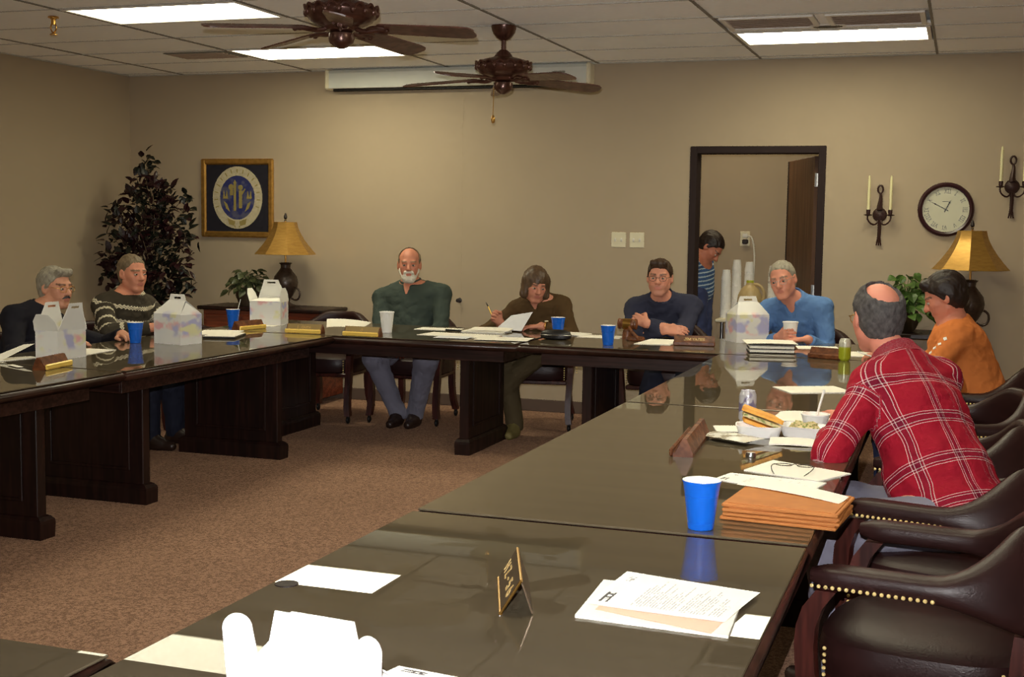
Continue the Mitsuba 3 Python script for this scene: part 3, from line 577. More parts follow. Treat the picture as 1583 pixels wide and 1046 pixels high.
br = [tube(spline([fo + (0, 0, .2), fo + (.03, .02, .6), fo + (-.02, 0, 1.0), fo + (.03, .0, 1.4), fo + (.0, 0, 1.75)], 18), np.linspace(.022, .008, 18), 8), tube(spline([fo + (.03, 0, .2), fo + (-.03, -.02, .6), fo + (.05, .0, 1.05), fo + (.02, .02, 1.5)], 16), np.linspace(.018, .007, 16), 8)]
lv = []; r2 = np.random.default_rng(11)
tips = [(-.02, 1.97, 0), (-.06, 1.86, .05), (.02, 1.8, -.1), (.1, 1.7, .1), (.3, 1.64, .1), (.36, 1.55, .02), (.24, 1.7, -.05), (-.18, 1.68, 0), (-.32, 1.58, -.08), (-.4, 1.5, .05), (-.22, 1.5, -.15), (0, 1.6, -.15), (.14, 1.5, -.15), (.36, 1.36, .05), (.42, 1.3, -.05), (-.42, 1.34, -.05), (-.48, 1.12, .0), (-.38, 1.2, -.15), (-.2, 1.3, -.2), (.02, 1.36, -.2), (.2, 1.25, -.16), (.36, 1.1, -.1), (.3, 1.0, .0), (.12, 1.05, -.18), (-.1, 1.1, -.2), (-.3, 1.02, -.1), (-.44, .98, 0), (.4, .94, .05), (.18, .86, -.1), (-.3, .84, -.05), (.3, .78, -.1), (-.05, .95, -.15), (.05, 1.75, .1), (-.1, 1.45, .1), (.1, 1.3, .12)]
for x, z, y in tips:
    tip = fo + (x * .92, y * .8, z); z0 = max(.5, z - .45); st = fo + (.03 * np.sign(x), 0, z0)
    c = spline([st, (st + tip) / 2 + (0, 0, .06), tip], 10); br.append(tube(c, np.linspace(.006, .002, 10), 5))
    for k in range(40):
        u = r2.uniform(.3, 1.05); p = st + (tip - st) * min(u, 1) + r2.normal(0, .045, 3) * (1.25 if u < .9 else .6)
        d = (tip - st) / np.linalg.norm(tip - st) * .6 + r2.normal(0, .6, 3) + (0, 0, -.25)
        p[0] = max(p[0], -6.82); p[1] = min(p[1], 9.53)
        lv.append(leaf(p, d, np.array([r2.normal(0, .3), -.5 + r2.normal(0, .3), 1.0]), r2.uniform(.06, .1), r2.uniform(.018, .027)))
fv = cat_(lv); fv.vertices[:, 0] = np.maximum(fv.vertices[:, 0], -6.86); fv.vertices[:, 1] = np.minimum(fv.vertices[:, 1], 9.575)
part(t, 'trunk', cat_(br), 'mat_bark'); part(t, 'foliage', fv, 'mat_ficus', False, label='burgundy and dark green leaves', kind='stuff')
def pot_plant(o, n, R_, H, lm, pm, prof, lbl, seed, sz):
    t = thing('potted_plant', lbl, 'potted plant'); o = np.array(o); r3 = np.random.default_rng(seed)
    part(t, 'pot', lathe(prof, 24, o), pm); h = prof[-1][1] ; lv, st = [], []
    for k in range(n):
        a = r3.uniform(0, 2 * PI); el = r3.uniform(-.15, 1.3); rr = r3.uniform(.45, 1.0)
        p = o + (0, 0, h) + np.array([math.cos(a) * math.cos(el) * R_, math.sin(a) * math.cos(el) * R_, math.sin(el) * H]) * rr
        c = spline([o + (0, 0, h - .02), o + (0, 0, h) + (p - o - (0, 0, h)) * .5 + (0, 0, .04), p], 7); st.append(tube(c, .002, 4))
        p[1] = min(p[1], 9.5)
        lv.append(leaf(p, np.array([math.cos(a), math.sin(a), r3.uniform(-.7, .3)]), np.array([r3.normal(0, .4), r3.normal(-.3, .4), 1.0]), sz * r3.uniform(.7, 1.2), sz * .36 * r3.uniform(.7, 1.15), .4))
    part(t, 'stem', cat_(st), lm); part(t, 'leaves', cat_(lv), lm, False, kind='stuff')
vp = [(0, 0), (.055, 0), (.075, .03), (.095, .08), (.098, .11), (.08, .145), (.07, .15), (.0, .145)]
pot_plant((-5.53, 9.27, .765), 95, .17, .17, 'mat_leafdark', 'mat_pot', vp, 'small dark leaved plant in a glazed pot on the credenza beside the lamp', 3, .075)
pot_plant((-.36, 9.3, .765), 130, .2, .28, 'mat_leaf', 'mat_pot', vp, 'bushy green plant on the console between the plaid and the orange shirts', 4, .085)

# ------------------------------------------------------------------ cups
def blue_cup(x, y, lbl, straw=False):
    t = thing('plastic_cup', lbl, 'cup'); o = (x, y, TZ)
    part(t, 'wall', lathe([(0, .002), (.028, .0), (.031, .001), (.033, .012), (.0335, .03), (.0345, .033), (.0385, .07), (.0395, .072), (.0462, .116), (.0475, .1165), (.0482, .1185), (.0475, .1205), (.046, .1195), (.0445, .11), (.032, .008), (0, .007)], 32, o, np.eye(3), False), 'mat_bluecup', 40)
    part(t, 'white_lining', lathe([(0, .0085), (.031, .0095), (.0444, .112), (.0447, .1192), (.0462, .1205), (.0475, .121), (.0462, .1212), (.0441, .1199), (.0437, .112), (.0305, .0102), (0, .0092)], 32, o, np.eye(3), False), 'mat_foam', 40, label='white inside and rim')
    if straw: part(t, 'straw', cyl((x + .005, y, TZ + .01), (x + .06, y, TZ + .19), .003, n=8), 'mat_foam')
blue_cup(-.579, 3.09, 'large blue plastic cup in the foreground beside the brown folders')
blue_cup(-2.03, 7.62, 'blue plastic cup left of the gavel before the man in navy')
blue_cup(-2.50, 8.10, 'blue plastic cup at the elbow of the woman in brown')
blue_cup(-4.585, 6.42, 'blue plastic cup in front of the man in the striped sweater')
blue_cup(-4.69, 7.67, 'blue plastic cup with a straw, left of the open box on the back table', True)
def foam_cup(x, y, lbl):
    t = thing('foam_cup', lbl, 'cup')
    part(t, 'body', lathe([(0, 0), (.03, 0), (.033, .003), (.0465, .132), (.05, .134), (.05, .141), (.047, .142), (.044, .134), (.031, .01), (0, .009)], 32, (x, y, TZ), np.eye(3), False), 'mat_foam', 40)
foam_cup(-3.57, 7.74, 'white foam cup before the bearded man in green'); foam_cup(-1.01, 8.24, 'white foam cup held by the man in light blue')

# ------------------------------------------------------------------ gable lunch boxes
def gable_box(x, y, rot, lbl, w=.225, d=.165, h=.175, state='closed', m='mat_gable'):
    t = thing('lunch_box', lbl, 'box'); R = Rz(rot); o = (x, y, TZ); Pm = lambda q: xf(q, o, R); tk = .0018; a, b = w / 2, d / 2
    part(t, 'body', Pm(cat_([bb(-a, a, -b, -b + tk, 0, h), bb(-a, a, b - tk, b, 0, h), bb(-a, -a + tk, -b, b, 0, h), bb(a - tk, a, -b, b, 0, h), bb(-a, a, -b, b, 0, tk)])), m, False)
    gh = .075
    def panel(poly, sgn, ang):
        """flap drawn in x and up, hinged on the long top edge, leaning by ang towards the middle"""
        q = prism(poly, tk, R=np.array([[1, 0, 0], [0, 0, -1], [0, 1, 0.0]])); return xf(q, (0, sgn * b, h), Rx(sgn * ang))
    tilt = math.asin(min(1, (b - .003) / math.hypot(gh, b)))
    sl = math.hypot(gh, b)
    hp = Polygon([(-a, 0), (a, 0), (a * .60, sl), (a * .56, sl + .008), (a * .46, sl + .04), (-a * .46, sl + .04), (-a * .56, sl + .008), (-a * .60, sl)])
    slot = sbox(-a * .27, sl + .012, a * .27, sl + .024)
    if state == 'closed':
        up = .93 * sl
        for s in (-1, 1):
            k = part(t, 'roof_panel', Pm(panel(Polygon([(-a, 0), (a, 0), (a * .62, sl), (-a * .62, sl)]), s, tilt)), m, False)
            part(k, 'handle', Pm(prism(Polygon([(-a * .62, 0), (a * .62, 0), (a * .5, .042), (-a * .5, .042)]).difference(sbox(-a * .27, .014, a * .27, .026)), tk, (0, s * .002 + tk / 2, h + gh - .002), XZ)), 'mat_flap', False)
        for s in (-1, 1):
            v = [(s * a, -b, h), (s * a, b, h), (s * a * .64, 0, h + gh * .92)]; v2 = [(p[0] - s * .003, p[1], p[2]) for p in v]
            part(t, 'gusset', Pm(hull(v + v2)), m, False)
    else:
        for s in (-1, 1):
            ang = (-.18, .12)[s > 0] if state == 'open' else (1.42, .25)[s > 0]
            part(t, 'handle_flap', Pm(panel(hp.difference(slot), s, ang)), 'mat_flap' if state != 'open' else m, False)
        for s in (-1, 1):
            e = Polygon([(-b, 0), (b, 0), (b * .9, .05), (b * .5, .085), (-b * .5, .085), (-b * .9, .05)]).buffer(.006)
            q = prism(e, tk, R=np.array([[0, 0, 1.0], [1, 0, 0], [0, 1, 0]])); part(t, 'end_flap', Pm(xf(q, (s * a, 0, h), Ry(s * (.35 if s < 0 else -.1)))), 'mat_flap', False)
    return t
gable_box(-4.36, 6.52, -.24, 'closed pastel lunch box on the left table, right of the striped sweater')
gable_box(-4.43, 5.56, PI / 2, 'open pastel lunch box on the left table before the man in the dark jacket', h=.15, d=.14, state='open')
gable_box(-4.60, 8.0, .18, 'opened pastel lunch box with flaps up on the back table, below the left lamp', h=.165, state='flaps')
gable_box(-1.29, 8.29, .62, 'closed pastel lunch box on the back table before the doorway')
def white_box():
    x, y, rot, w, d, h = -.718, 1.36, -.10, .192, .15, .166
    t = thing('lunch_box', 'white lunch box in the foreground at the bottom edge, with handle and rounded side ears', 'box'); R = Rz(rot); o = (x, y, TZ); tk = .002; a, b = w / 2, d / 2
    Pm = lambda q: xf(q, o, R)
    part(t, 'body', Pm(cat_([bb(-a, a, -b, -b + tk, 0, h), bb(-a, a, b - tk, b, 0, h), bb(-a, -a + tk, -b, b, 0, h), bb(a - tk, a, -b, b, 0, h), bb(-a, a, -b, b, 0, tk)])), 'mat_flap', False)
    gh, sl = .055, math.hypot(.055, b)
    for s in (-1, 1):
        poly = Polygon([(-a, 0), (a, 0), (a * .66, sl), (a * .56, sl + .042), (-a * .62 if s < 0 else -a * .5, sl + .042), (-a * .72, sl)])
        pts = np.array([(px, py) for px, py in poly.exterior.coords[:-1]])
        lean = math.atan2(b - .004, gh)
        lo = Polygon([(-a, 0), (a, 0), (a * .66, sl), (-a * .7, sl)])
        k = part(t, 'roof_panel', Pm(xf(prism(lo, tk, R=XZ), (0, s * b, h), Rx(s * lean))), 'mat_flap', False)
        part(k, 'handle', Pm(prism(Polygon([(-a * .7, 0), (a * .66, 0), (a * .54, .045), (-a * .6 + (.02 if s > 0 else 0), .045)]).difference(sbox(-a * .3, .0145, a * .3, .0165)), tk, (0, s * .003, h + gh - .002), XZ)), 'mat_flap', False)
    for s in (-1, 1):
        part(t, 'gusset', Pm(hull([(s * a, -b, h), (s * a, b, h), (s * a * .68, 0, h + gh * .9), (s * (a - .003), -b, h), (s * (a - .003), b, h), (s * (a * .68 - .003), 0, h + gh * .9)])), 'mat_flap', False)
        for q, dx in (((-1, -.004),) if s < 0 else ((-1, .007), (-.4, -.008))):
            lobe = unary_union([Point(0, .082).buffer(.0185), Polygon([(-.0185, .082), (.0185, .082), (.026, 0), (-.02, 0)])])
            part(t, 'ear_flap', Pm(xf(prism(lobe, tk, R=XZ), (s * (a * .86 + dx) - (.006 if s < 0 else 0), q * .03, h - (.002 if s < 0 else .008 - .006 * q)), Rz(s * .35 * q) @ Ry(s * .1))), 'mat_flap', 20)
white_box()

def nrm(v): v = np.asarray(v, float); return v / np.linalg.norm(v)
# ------------------------------------------------------------------ name plates
def name_plate(x, y, rot, lbl, kind='gold', text=None, L=.25, tz=TZ):
    """rot 0: the face looks towards -y"""
    t = thing('name_plate', lbl, 'name plate'); R = Rz(rot); o = (x, y, tz); Pm = lambda q: xf(q, o, R)
    gold = kind == 'gold'
    RT = np.array([[0, 0, 1.0], [1, 0, 0], [0, 1, 0]])
    part(t, 'base_block', Pm(prism([(-.03, 0), (.035, 0), (.035, .012), (.014, .06), (.002, .06), (-.022, .014), (-.03, .012)], L, (-L / 2, 0, 0), RT)), 'mat_plaque', False)
    ang = math.atan2(.046, .026)
    face = cbox(L - .012, .05, .002, .0006)
    part(t, 'face_plate', Pm(xf(face, (0, -.0115, .0385), Rx(ang))), 'mat_plate' if gold else 'mat_plaque', False)
    part(t, 'ledge', Pm(xf(cbox(L + .004, .012, .028, .005), (0, -.036, .0145))), 'mat_goldledge' if kind != 'wood' else 'mat_plaque', False)
    if kind == 'wood': part(t, 'front_strip', Pm(xf(cbox(L + .002, .006, .004, .001), (0, -.0365, .016))), 'mat_brass', False)
    if text:
        m = meshkit.text_mesh(text, .017, .001, True); m.vertices[:, 0] -= (m.vertices[:, 0].max() + m.vertices[:, 0].min()) / 2; m.vertices[:, 1] -= .008
        part(t, 'lettering', Pm(xf(m, (0, -.0128, .0392), Rx(ang))), 'mat_letter' if not gold else 'mat_plateink', False)
mat('mat_letter', (206, 178, 120), .35, metal=.3); mat('mat_plateink', (196, 162, 96), .5)
name_plate(-4.03, 7.47, .06, 'gold name plate left of the lying white sheet on the back table', 'gold', 'I   OMEA')
name_plate(-3.61, 7.46, -.02, 'gold name plate at the inner table corner, left of the foam cup', 'gold', 'D        ')
name_plate(-4.50, 7.56, 1.35, 'dark name plate with golden ledge beside the opened lunch box', 'ledge')
name_plate(-4.18, 5.18, 1.75, 'dark name plate partly hidden behind the open lunch box at the far left', 'ledge')
name_plate(-1.54, 7.84, .14, 'dark wooden name plate with lettering before the man in navy', 'wood', 'JIM YATES')
name_plate(-.70, 7.42, -.35, 'brown name plate seen from behind near the man in light blue', 'wood', L=.2)
name_plate(-.838, 4.26, -1.50, 'brown name plate seen from its end beside the food trays', 'wood', L=.46)

t = thing('name_plate', 'thin folded dark metal name plate in the foreground, seen almost edge on', 'name plate')
na, nb = np.array([-.762, 2.262]), np.array([-.848, 2.49]); nx2 = np.append(nrm(nb - na), 0); nl = np.append(np.array([-nx2[1], nx2[0]]), 0)
def strip(p, q, w=.0016): return hull([x + s * w * np.cross(nx2, nrm(q - p)) for x in (p, q, p + np.append(nb - na, 0), q + np.append(nb - na, 0)) for s in (-1, 1)])
n0 = np.append(na, TZ); ridge = n0 + (0, 0, .066); front = n0 + nl[:3] * .038 + (0, 0, .003); back = n0 - nl[:3] * .022 + (0, 0, .003)
part(t, 'front_face', strip(front, ridge), 'mat_plateedge', False); part(t, 'back_face', strip(back, ridge), 'mat_plateedge', False); part(t, 'edge_trim', cat_([cyl(ridge, ridge + np.append(nb - na, 0), .003, n=8), cyl(front, front + np.append(nb - na, 0), .004, n=8), cyl(front, ridge, .0028, n=8)]), 'mat_brass')
fr_ = np.stack([-nx2, nrm(ridge - front), np.cross(-nx2, nrm(ridge - front))], 1)
tm = meshkit.text_mesh('H Z - 5 6', .026, .001, True); tm.vertices[:, 0] *= .235 / (tm.vertices[:, 0].max() + .02); part(t, 'lettering', xf(tm, front + np.append(nb - na, 0) * .97 + (ridge - front) * .33 + fr_[:, 2] * .0018, fr_), 'mat_letter', False)
mat('mat_plateedge', (92, 76, 58), .35, metal=.5)

# ------------------------------------------------------------------ papers
def sheet(q, z, lbl, th=.0006, m='mat_paper', cat='paper', group=None, curl=0., name='paper_sheet', uv=False, seed=0):
    """q: four corners (x, y), counter-clockwise from near left; curl lifts the far edge"""
    t = thing(name, lbl, cat, group); q = np.array(q, float); n = 8; us = np.linspace(0, 1, n + 1); v, w = [], []
    for side in (1, 0):
        for b in us:
            for a in us:
                p = (1 - a) * (1 - b) * q[0] + a * (1 - b) * q[1] + a * b * q[2] + (1 - a) * b * q[3]
                zz = z + (th if side else 0) + curl * (a * (1 - a) * 1.2 + b * b * .6)
                v.append((p[0], p[1], zz)); w.append((a, b))
    f = []; N = (n + 1) ** 2; idx = lambda i, j: j * (n + 1) + i
    for j in range(n):
        for i in range(n):
            a, b, c, d = idx(i, j), idx(i + 1, j), idx(i + 1, j + 1), idx(i, j + 1)
            f += [[a, b, c], [a, c, d], [N + a, N + c, N + b], [N + a, N + d, N + c]]
    bd = [idx(i, 0) for i in range(n)] + [idx(n, j) for j in range(n)] + [idx(i, n) for i in range(n, 0, -1)] + [idx(0, j) for j in range(n, 0, -1)]
    for k in range(len(bd)):
        a, b = bd[k], bd[(k + 1) % len(bd)]; f += [[a, N + a, N + b], [a, N + b, b]]
    key = t
    scene[key] = mikit.ply(TM(v, f), m, False, uv=np.array(w) if uv else None); return t
def rect(cx, cy, w, d, a):
    R = Rz(a)[:2, :2]; return [np.array([cx, cy]) + R @ np.array(p) for p in ((-w / 2, -d / 2), (w / 2, -d / 2), (w / 2, d / 2), (-w / 2, d / 2))]
sheet([(-.662, 2.285), (-.37, 2.27), (-.385, 2.54), (-.675, 2.54)], TZ, 'thick white paper stack under the pink and printed sheets', .006)
sheet([(-.635, 2.33), (-.40, 2.265), (-.375, 2.5), (-.625, 2.565)], TZ + .0065, 'pink sheet between the white stack and the printed letter', .0006, 'mat_pink')
# the letter: its top is on the left, its lines run away from the camera
sheet([(-.388, 2.335), (-.355, 2.555), (-.64, 2.60), (-.655, 2.345)], TZ + .0085, 'printed letter with a dark letterhead on top of the white stack', .0008, 'mat_print', uv=True, curl=.004)
sheet([(-.37, 3.79), (-.29, 3.95), (-.54, 4.08), (-.60, 3.88)], TZ, 'white sheet under the pair of eyeglasses', .004)
sheet([(-.385, 3.58), (-.345, 3.78), (-.63, 3.82), (-.66, 3.71)], TZ, 'printed sheet behind the blue foreground cup', .003, 'mat_print', uv=True)
sheet([(-.55, 3.44), (-.27, 3.30), (-.25, 3.36), (-.50, 3.52)], TZ + .045, 'white paper sheet lying on the brown folders', .001, curl=.012)
t = thing('accordion_folder', 'stack of reddish brown file folders behind the blue foreground cup', 'folder')
for k in range(4):
    R = Rz(-.06 + .03 * ((k * 7) % 3 - 1)); part(t, 'folder', xf(cbox(.29, .24, .0085, .002), (-.398 + .004 * (k % 2), 3.31, TZ + .0055 + k * .011), R), 'mat_manila', False)
    part(t, 'inner_sheets', xf(cbox(.27, .225, .003, .0006), (-.392, 3.312, TZ + .0108 + k * .011), R), 'mat_manila', False)
sheet([(-.9, 1.75), (-.70, 1.73), (-.69, 1.9), (-.86, 1.92)], TZ, 'white printed sheet right behind the white foreground box', .001, 'mat_print', uv=True)
sheet(rect(-.62, 5.95, .30, .22, .5), TZ, 'white sheet on the far right table before the man in red plaid', .004)
t = thing('ring_binder', 'black binder with white page edges below the man in light blue', 'binder'); RB = Rz(.22)
part(t, 'cover', cat_([xf(cbox(.27, .22, .004, .001), (-1.05, 7.66, TZ + z), RB) for z in (.004, .026, .048)]), 'mat_black', False); part(t, 'page_block', cat_([xf(cbox(.255, .21, .016, .001), (-1.05, 7.66, TZ + z), RB) for z in (.014, .036)]), 'mat_paper', False)
sheet(rect(-1.06, 7.7, .30, .20, .3), TZ + .051, 'cream paper lying on the black binder', .001, curl=.01)
sheet(rect(-.82, 8.05, .25, .2, .2), TZ, 'white sheet right of the foam cup of the man in light blue', .002)
sheet(rect(-.56, 7.75, .22, .28, .2), TZ, 'white sheet near the right table corner beside the plaque', .003)
sheet([(-1.90, 7.75), (-1.68, 7.78), (-1.66, 8.15), (-1.88, 8.14)], TZ, 'white sheets on the table before the man in navy', .004)
sheet(rect(-2.22, 8.15, .28, .2, .05), TZ, 'white sheet between the two blue cups on the back table', .002)
sheet(rect(-2.42, 8.2, .2, .14, -.2), TZ, 'folded cream paper behind the black case', .004, curl=.01)
sheet(rect(-3.38, 8.18, .3, .18, .05), TZ, 'white sheet beside the foam cup of the bearded man', .003)
sheet(rect(-3.08, 7.80, .50, .24, -.08), TZ, 'wide spread of white sheets right of the foam cup', .003)
sheet(rect(-2.72, 7.66, .34, .24, .12), TZ + .0035, 'white sheet at the table edge before the woman', .002)
sheet(rect(-3.02, 8.14, .30, .2, .02), TZ, 'lower one of two cream envelopes before the woman', .008, 'mat_paper')
sheet(rect(-3.0, 8.17, .28, .18, .08), TZ + .009, 'upper one of two cream envelopes before the woman', .006, 'mat_paper', curl=.01)
sheet(rect(-3.05, 7.62, .22, .16, .06), TZ + .0035, 'bluish sheet at the front edge of the back table', .0008, 'mat_paperblue')
t = thing('pen', 'dark pen lying right of the bearded man\'s foam cup', 'pen'); part(t, 'barrel', cyl((-3.28, 8.06, TZ + .009), (-3.16, 8.03, TZ + .009), .007), 'mat_black'); part(t, 'clip', cyl((-3.18, 8.03, TZ + .017), (-3.165, 8.03, TZ + .017), .004), 'mat_steel')
sheet([(-3.90, 7.52), (-3.66, 7.50), (-3.72, 7.82), (-4.12, 7.95)], TZ + .04, 'white sheet propped between the two gold name plates', .001, curl=.03)
sheet(rect(-4.50, 7.18, .26, .30, .3), TZ, 'white papers right of the closed lunch box on the left table', .006, curl=.006)
t = thing('notebook', 'thin dark notebook under white papers on the left table', 'notebook'); part(t, 'cover', xf(cbox(.2, .28, .012, .002), (-4.34, 7.0, TZ + .006), Rz(.3)), 'mat_black', False); part(t, 'pages', xf(cbox(.19, .275, .004, .001), (-4.34, 7.0, TZ + .0145), Rz(.3)), 'mat_paper', False)
sheet(rect(-4.62, 7.9, .3, .2, .1), TZ, 'white sheet under the blue cup with the straw', .002)
sheet(rect(-4.52, 5.86, .22, .3, .1), TZ, 'white sheet behind the open lunch box at the left', .003)

# ------------------------------------------------------------------ small things on the tables
t = thing('gavel', 'wooden gavel with brass band on its sound block before the man in navy', 'gavel')
gx, gy = -2.03, 8.12
part(t, 'sound_block', lathe([(0, 0), (.055, 0), (.06, .008), (.055, .024), (0, .026)], 26, (gx + .08, gy - .12, TZ)), 'mat_plaque')
gh_ = part(t, 'head', lathe([(0, -.06), (.034, -.06), (.036, -.05), (.03, -.042), (.034, -.03), (.034, .03), (.03, .042), (.036, .05), (.034, .06), (0, .06)], 24, (gx, gy - .02, TZ + .0955), Ry(PI / 2)), 'mat_plaque')
part(gh_, 'brass_band', lathe([(.0345, -.026), (.0355, -.026), (.0355, .026), (.0345, .026)], 24, (gx, gy - .02, TZ + .0955), Ry(PI / 2), False), 'mat_brass')
part(t, 'handle', tube(spline([(gx, gy - .02, TZ + .09), (gx + .05, gy - .1, TZ + .055), (gx + .12, gy - .2, TZ + .018)], 12), np.linspace(.008, .012, 12), 10), 'mat_plaque')
part(t, 'support_foot', lathe([(0, 0), (.035, 0), (.03, .05), (.02, .064), (0, .064)], 16, (gx, gy - .02, TZ)), 'mat_plaque')
t = thing('phone_case', 'rounded black leather case on the back table before the woman', 'case')
part(t, 'shell', loft([[(-2.43 + w * .09 * math.cos(a) * (1.15), 7.83 + w * .05 * math.sin(a), TZ + h) for a in np.arange(24) * 2 * PI / 24] for w, h in ((.6, 0), (.95, .008), (1, .03), (.9, .05), (.55, .062), (.1, .064))]), 'mat_black', 50); part(t, 'zip', tube([(-2.43 + .1045 * math.cos(a), 7.83 + .0505 * math.sin(a), TZ + .03) for a in np.linspace(PI, 2 * PI, 16)], .003, 6), 'mat_steel')
t = thing('soda_can', 'silver soda can behind the food tray on the right table', 'can')
def can_col(p, n, uv): return mix(S(206, 204, 208), S(128, 120, 152), smoothstep(.56, .66, fbm(p.x * 26, p.y * 26, p.z * 20)))
mat('mat_can', can_col, .3, metal=.35, spec=.7)
cn = (-.745, 4.86, TZ); part(t, 'body', lathe([(0, 0), (.024, .0), (.0265, .004), (.033, .014), (.033, .1), (.0305, .11), (.027, .117), (.027, .1215), (.0255, .122), (.025, .118), (0, .117)], 28, cn), 'mat_can', 40); part(t, 'pull_tab', cbox(.016, .024, .0015, .0005, (cn[0], cn[1], TZ + .1185)), 'mat_steel')
mat('mat_toast', lambda p, n, uv: mix(S(214, 132, 40), S(246, 190, 84), fbm(p.x * 60, p.y * 60, p.z * 60)), .6); mat('mat_crust', (176, 84, 30), .7); mat('mat_salad', lambda p, n, uv: mix(S(206, 190, 140), S(122, 132, 66), smoothstep(.55, .7, noise(p.x * 160, p.y * 160, p.z * 160))), .6); mat('mat_ham', (206, 128, 96), .6)
def food_tray(x, y, rot, w, d, h, lbl):
    t = thing('food_tray', lbl, 'food tray'); R = Rz(rot)
    def rr(a, b, z, n=36, e=4):
        q = np.arange(n) * 2 * PI / n; c, s = np.cos(q), np.sin(q); return np.stack([a / 2 * np.sign(c) * abs(c) ** (2 / e), b / 2 * np.sign(s) * abs(s) ** (2 / e), np.full(n, z)], 1)
    part(t, 'shell', xf(loft([rr(w * .78, d * .74, 0), rr(w * .84, d * .8, .003), rr(w * .97, d * .95, h - .004), rr(w, d, h - .002), rr(w, d, h), rr(w * .94, d * .92, h - .001), rr(w * .8, d * .76, .006)]), (x, y, TZ), R), 'mat_foam', 35)
    return t
food_tray(-.655, 4.55, .15, .165, .13, .042, 'white foam tray filled with a toasted sandwich')
t = thing('sandwich', 'golden toasted sandwich in the foam tray, leaning on its edge', 'sandwich')
Rs = Rz(.3) @ Ry(.34)
part(t, 'bread_slice', xf(prism(Polygon([(-.068, -.05), (.07, -.045), (.05, .05), (-.045, .055)]).buffer(.008), .014), (-.655, 4.555, TZ + .074), Rs), 'mat_toast', 30); part(t, 'bread_slice', xf(prism(Polygon([(-.06, -.048), (.06, -.045), (.05, .045), (-.05, .05)]).buffer(.006), .012), (-.655, 4.55, TZ + .036), Rs), 'mat_toast', 30)
part(t, 'filling', xf(prism(Polygon([(-.066, -.054), (.066, -.05), (.055, .05), (-.052, .052)]).buffer(.004), .012), (-.656, 4.552, TZ + .056), Rs), 'mat_salad', 30, label='lettuce and pale filling')
food_tray(-.505, 4.61, -.1, .165, .13, .04, 'white foam tray of pasta salad right of the sandwich')
t = thing('pasta_salad', 'pale pasta salad heaped in the second foam tray', 'salad')
r4 = np.random.default_rng(5)
part(t, 'mound', loft([[(-.505 + w * .06 * math.cos(a), 4.61 + w * .045 * math.sin(a), TZ + h) for a in np.arange(24) * 2 * PI / 24] for w, h in ((.9, .012), (1, .026), (.8, .04), (.4, .047), (.05, .048))]), 'mat_salad', 40)
part(t, 'pasta_piece', cat_([xf(cyl((-.012, 0, 0), (.012, 0, 0), .0045, n=8), (-.505 + r4.normal(0, .026), 4.61 + r4.normal(0, .02), TZ + .042 + r4.uniform(0, .006)), Rz(r4.uniform(0, 3))) for k in range(26)]), 'mat_salad', kind='stuff')
t = thing('foam_bowl', 'white foam bowl with an upright spoon beside the plaid sleeve', 'bowl')
part(t, 'body', lathe([(0, 0), (.036, 0), (.04, .004), (.05, .05), (.053, .052), (.053, .057), (.049, .058), (.046, .05), (.038, .01), (0, .008)], 30, (-.487, 4.80, TZ), np.eye(3), False), 'mat_foam', 40)
t = thing('plastic_spoon', 'white plastic spoon sticking up out of the foam bowl', 'spoon'); part(t, 'handle', tube([(-.49, 4.80, TZ + .015), (-.475, 4.80, TZ + .08), (-.46, 4.81, TZ + .145)], [.005, .004, .005], 8), 'mat_foam')
part(t, 'spoon_bowl', ball((-.492, 4.80, TZ + .018), .016, 2, (1, .7, .6)), 'mat_foam')
t = thing('soup', 'brown soup inside the foam bowl', 'soup'); part(t, 'surface', lathe([(0, .03), (.0415, .03), (.0425, .036), (0, .036)], 24, (-.487, 4.80, TZ)), 'mat_toast')
sheet(rect(-.745, 4.66, .17, .12, .3), TZ, 'white napkin under the left side of the sandwich tray', .003, curl=.004)
sheet(rect(-.55, 4.93, .24, .14, -.3), TZ, 'crumpled white wrapper behind the foam trays', .004, curl=.035)
sheet(rect(-.52, 4.43, .16, .1, .1), TZ, 'white napkin in front of the salad tray', .005, curl=.012)
t = thing('plastic_bag', 'clear crumpled cutlery wrapper left of the food trays', 'wrapper')
gv = np.array([(i / 14., j / 9.) for j in range(10) for i in range(15)]); hz = .012 + .022 * meshkit.fbm(np.c_[gv * 6, gv[:, :1] * 0], 3, 2) * np.sin(PI * np.clip(gv[:, 0], .04, .96)) * np.sin(PI * np.clip(gv[:, 1], .1, .9))
gf = [[j * 15 + i, j * 15 + i + 1, j * 15 + i + 16] for j in range(9) for i in range(14)] + [[j * 15 + i, j * 15 + i + 16, j * 15 + i + 15] for j in range(9) for i in range(14)]
gm = TM(np.c_[(gv - .5) * (.21, .13), hz], gf); mat('mat_wrap', lambda p, n, uv: mix(S(214, 212, 200), S(160, 150, 130), smoothstep(.55, .7, fbm(p.x * 40, p.y * 40, 0))), .25, coat=.6)
part(t, 'film', xf(gm, (-.735, 4.42, TZ), Rz(-.45)), 'mat_wrap', 60); part(t, 'fork', cat_([tube([(-.80, 4.45, TZ + .008), (-.66, 4.36, TZ + .008)], .004, 6)]), 'mat_black')
t = thing('bottle_cap', 'small silver cap on the table in front of the trays', 'cap'); part(t, 'cap', lathe([(0, 0), (.016, 0), (.017, .006), (.014, .016), (0, .017)], 20, (-.617, 4.12, TZ)), 'mat_steel')
t = thing('eyeglasses', 'thin wire eyeglasses lying on the white sheet', 'eyeglasses'); eo = np.array([-.46, 3.97, TZ + .012])
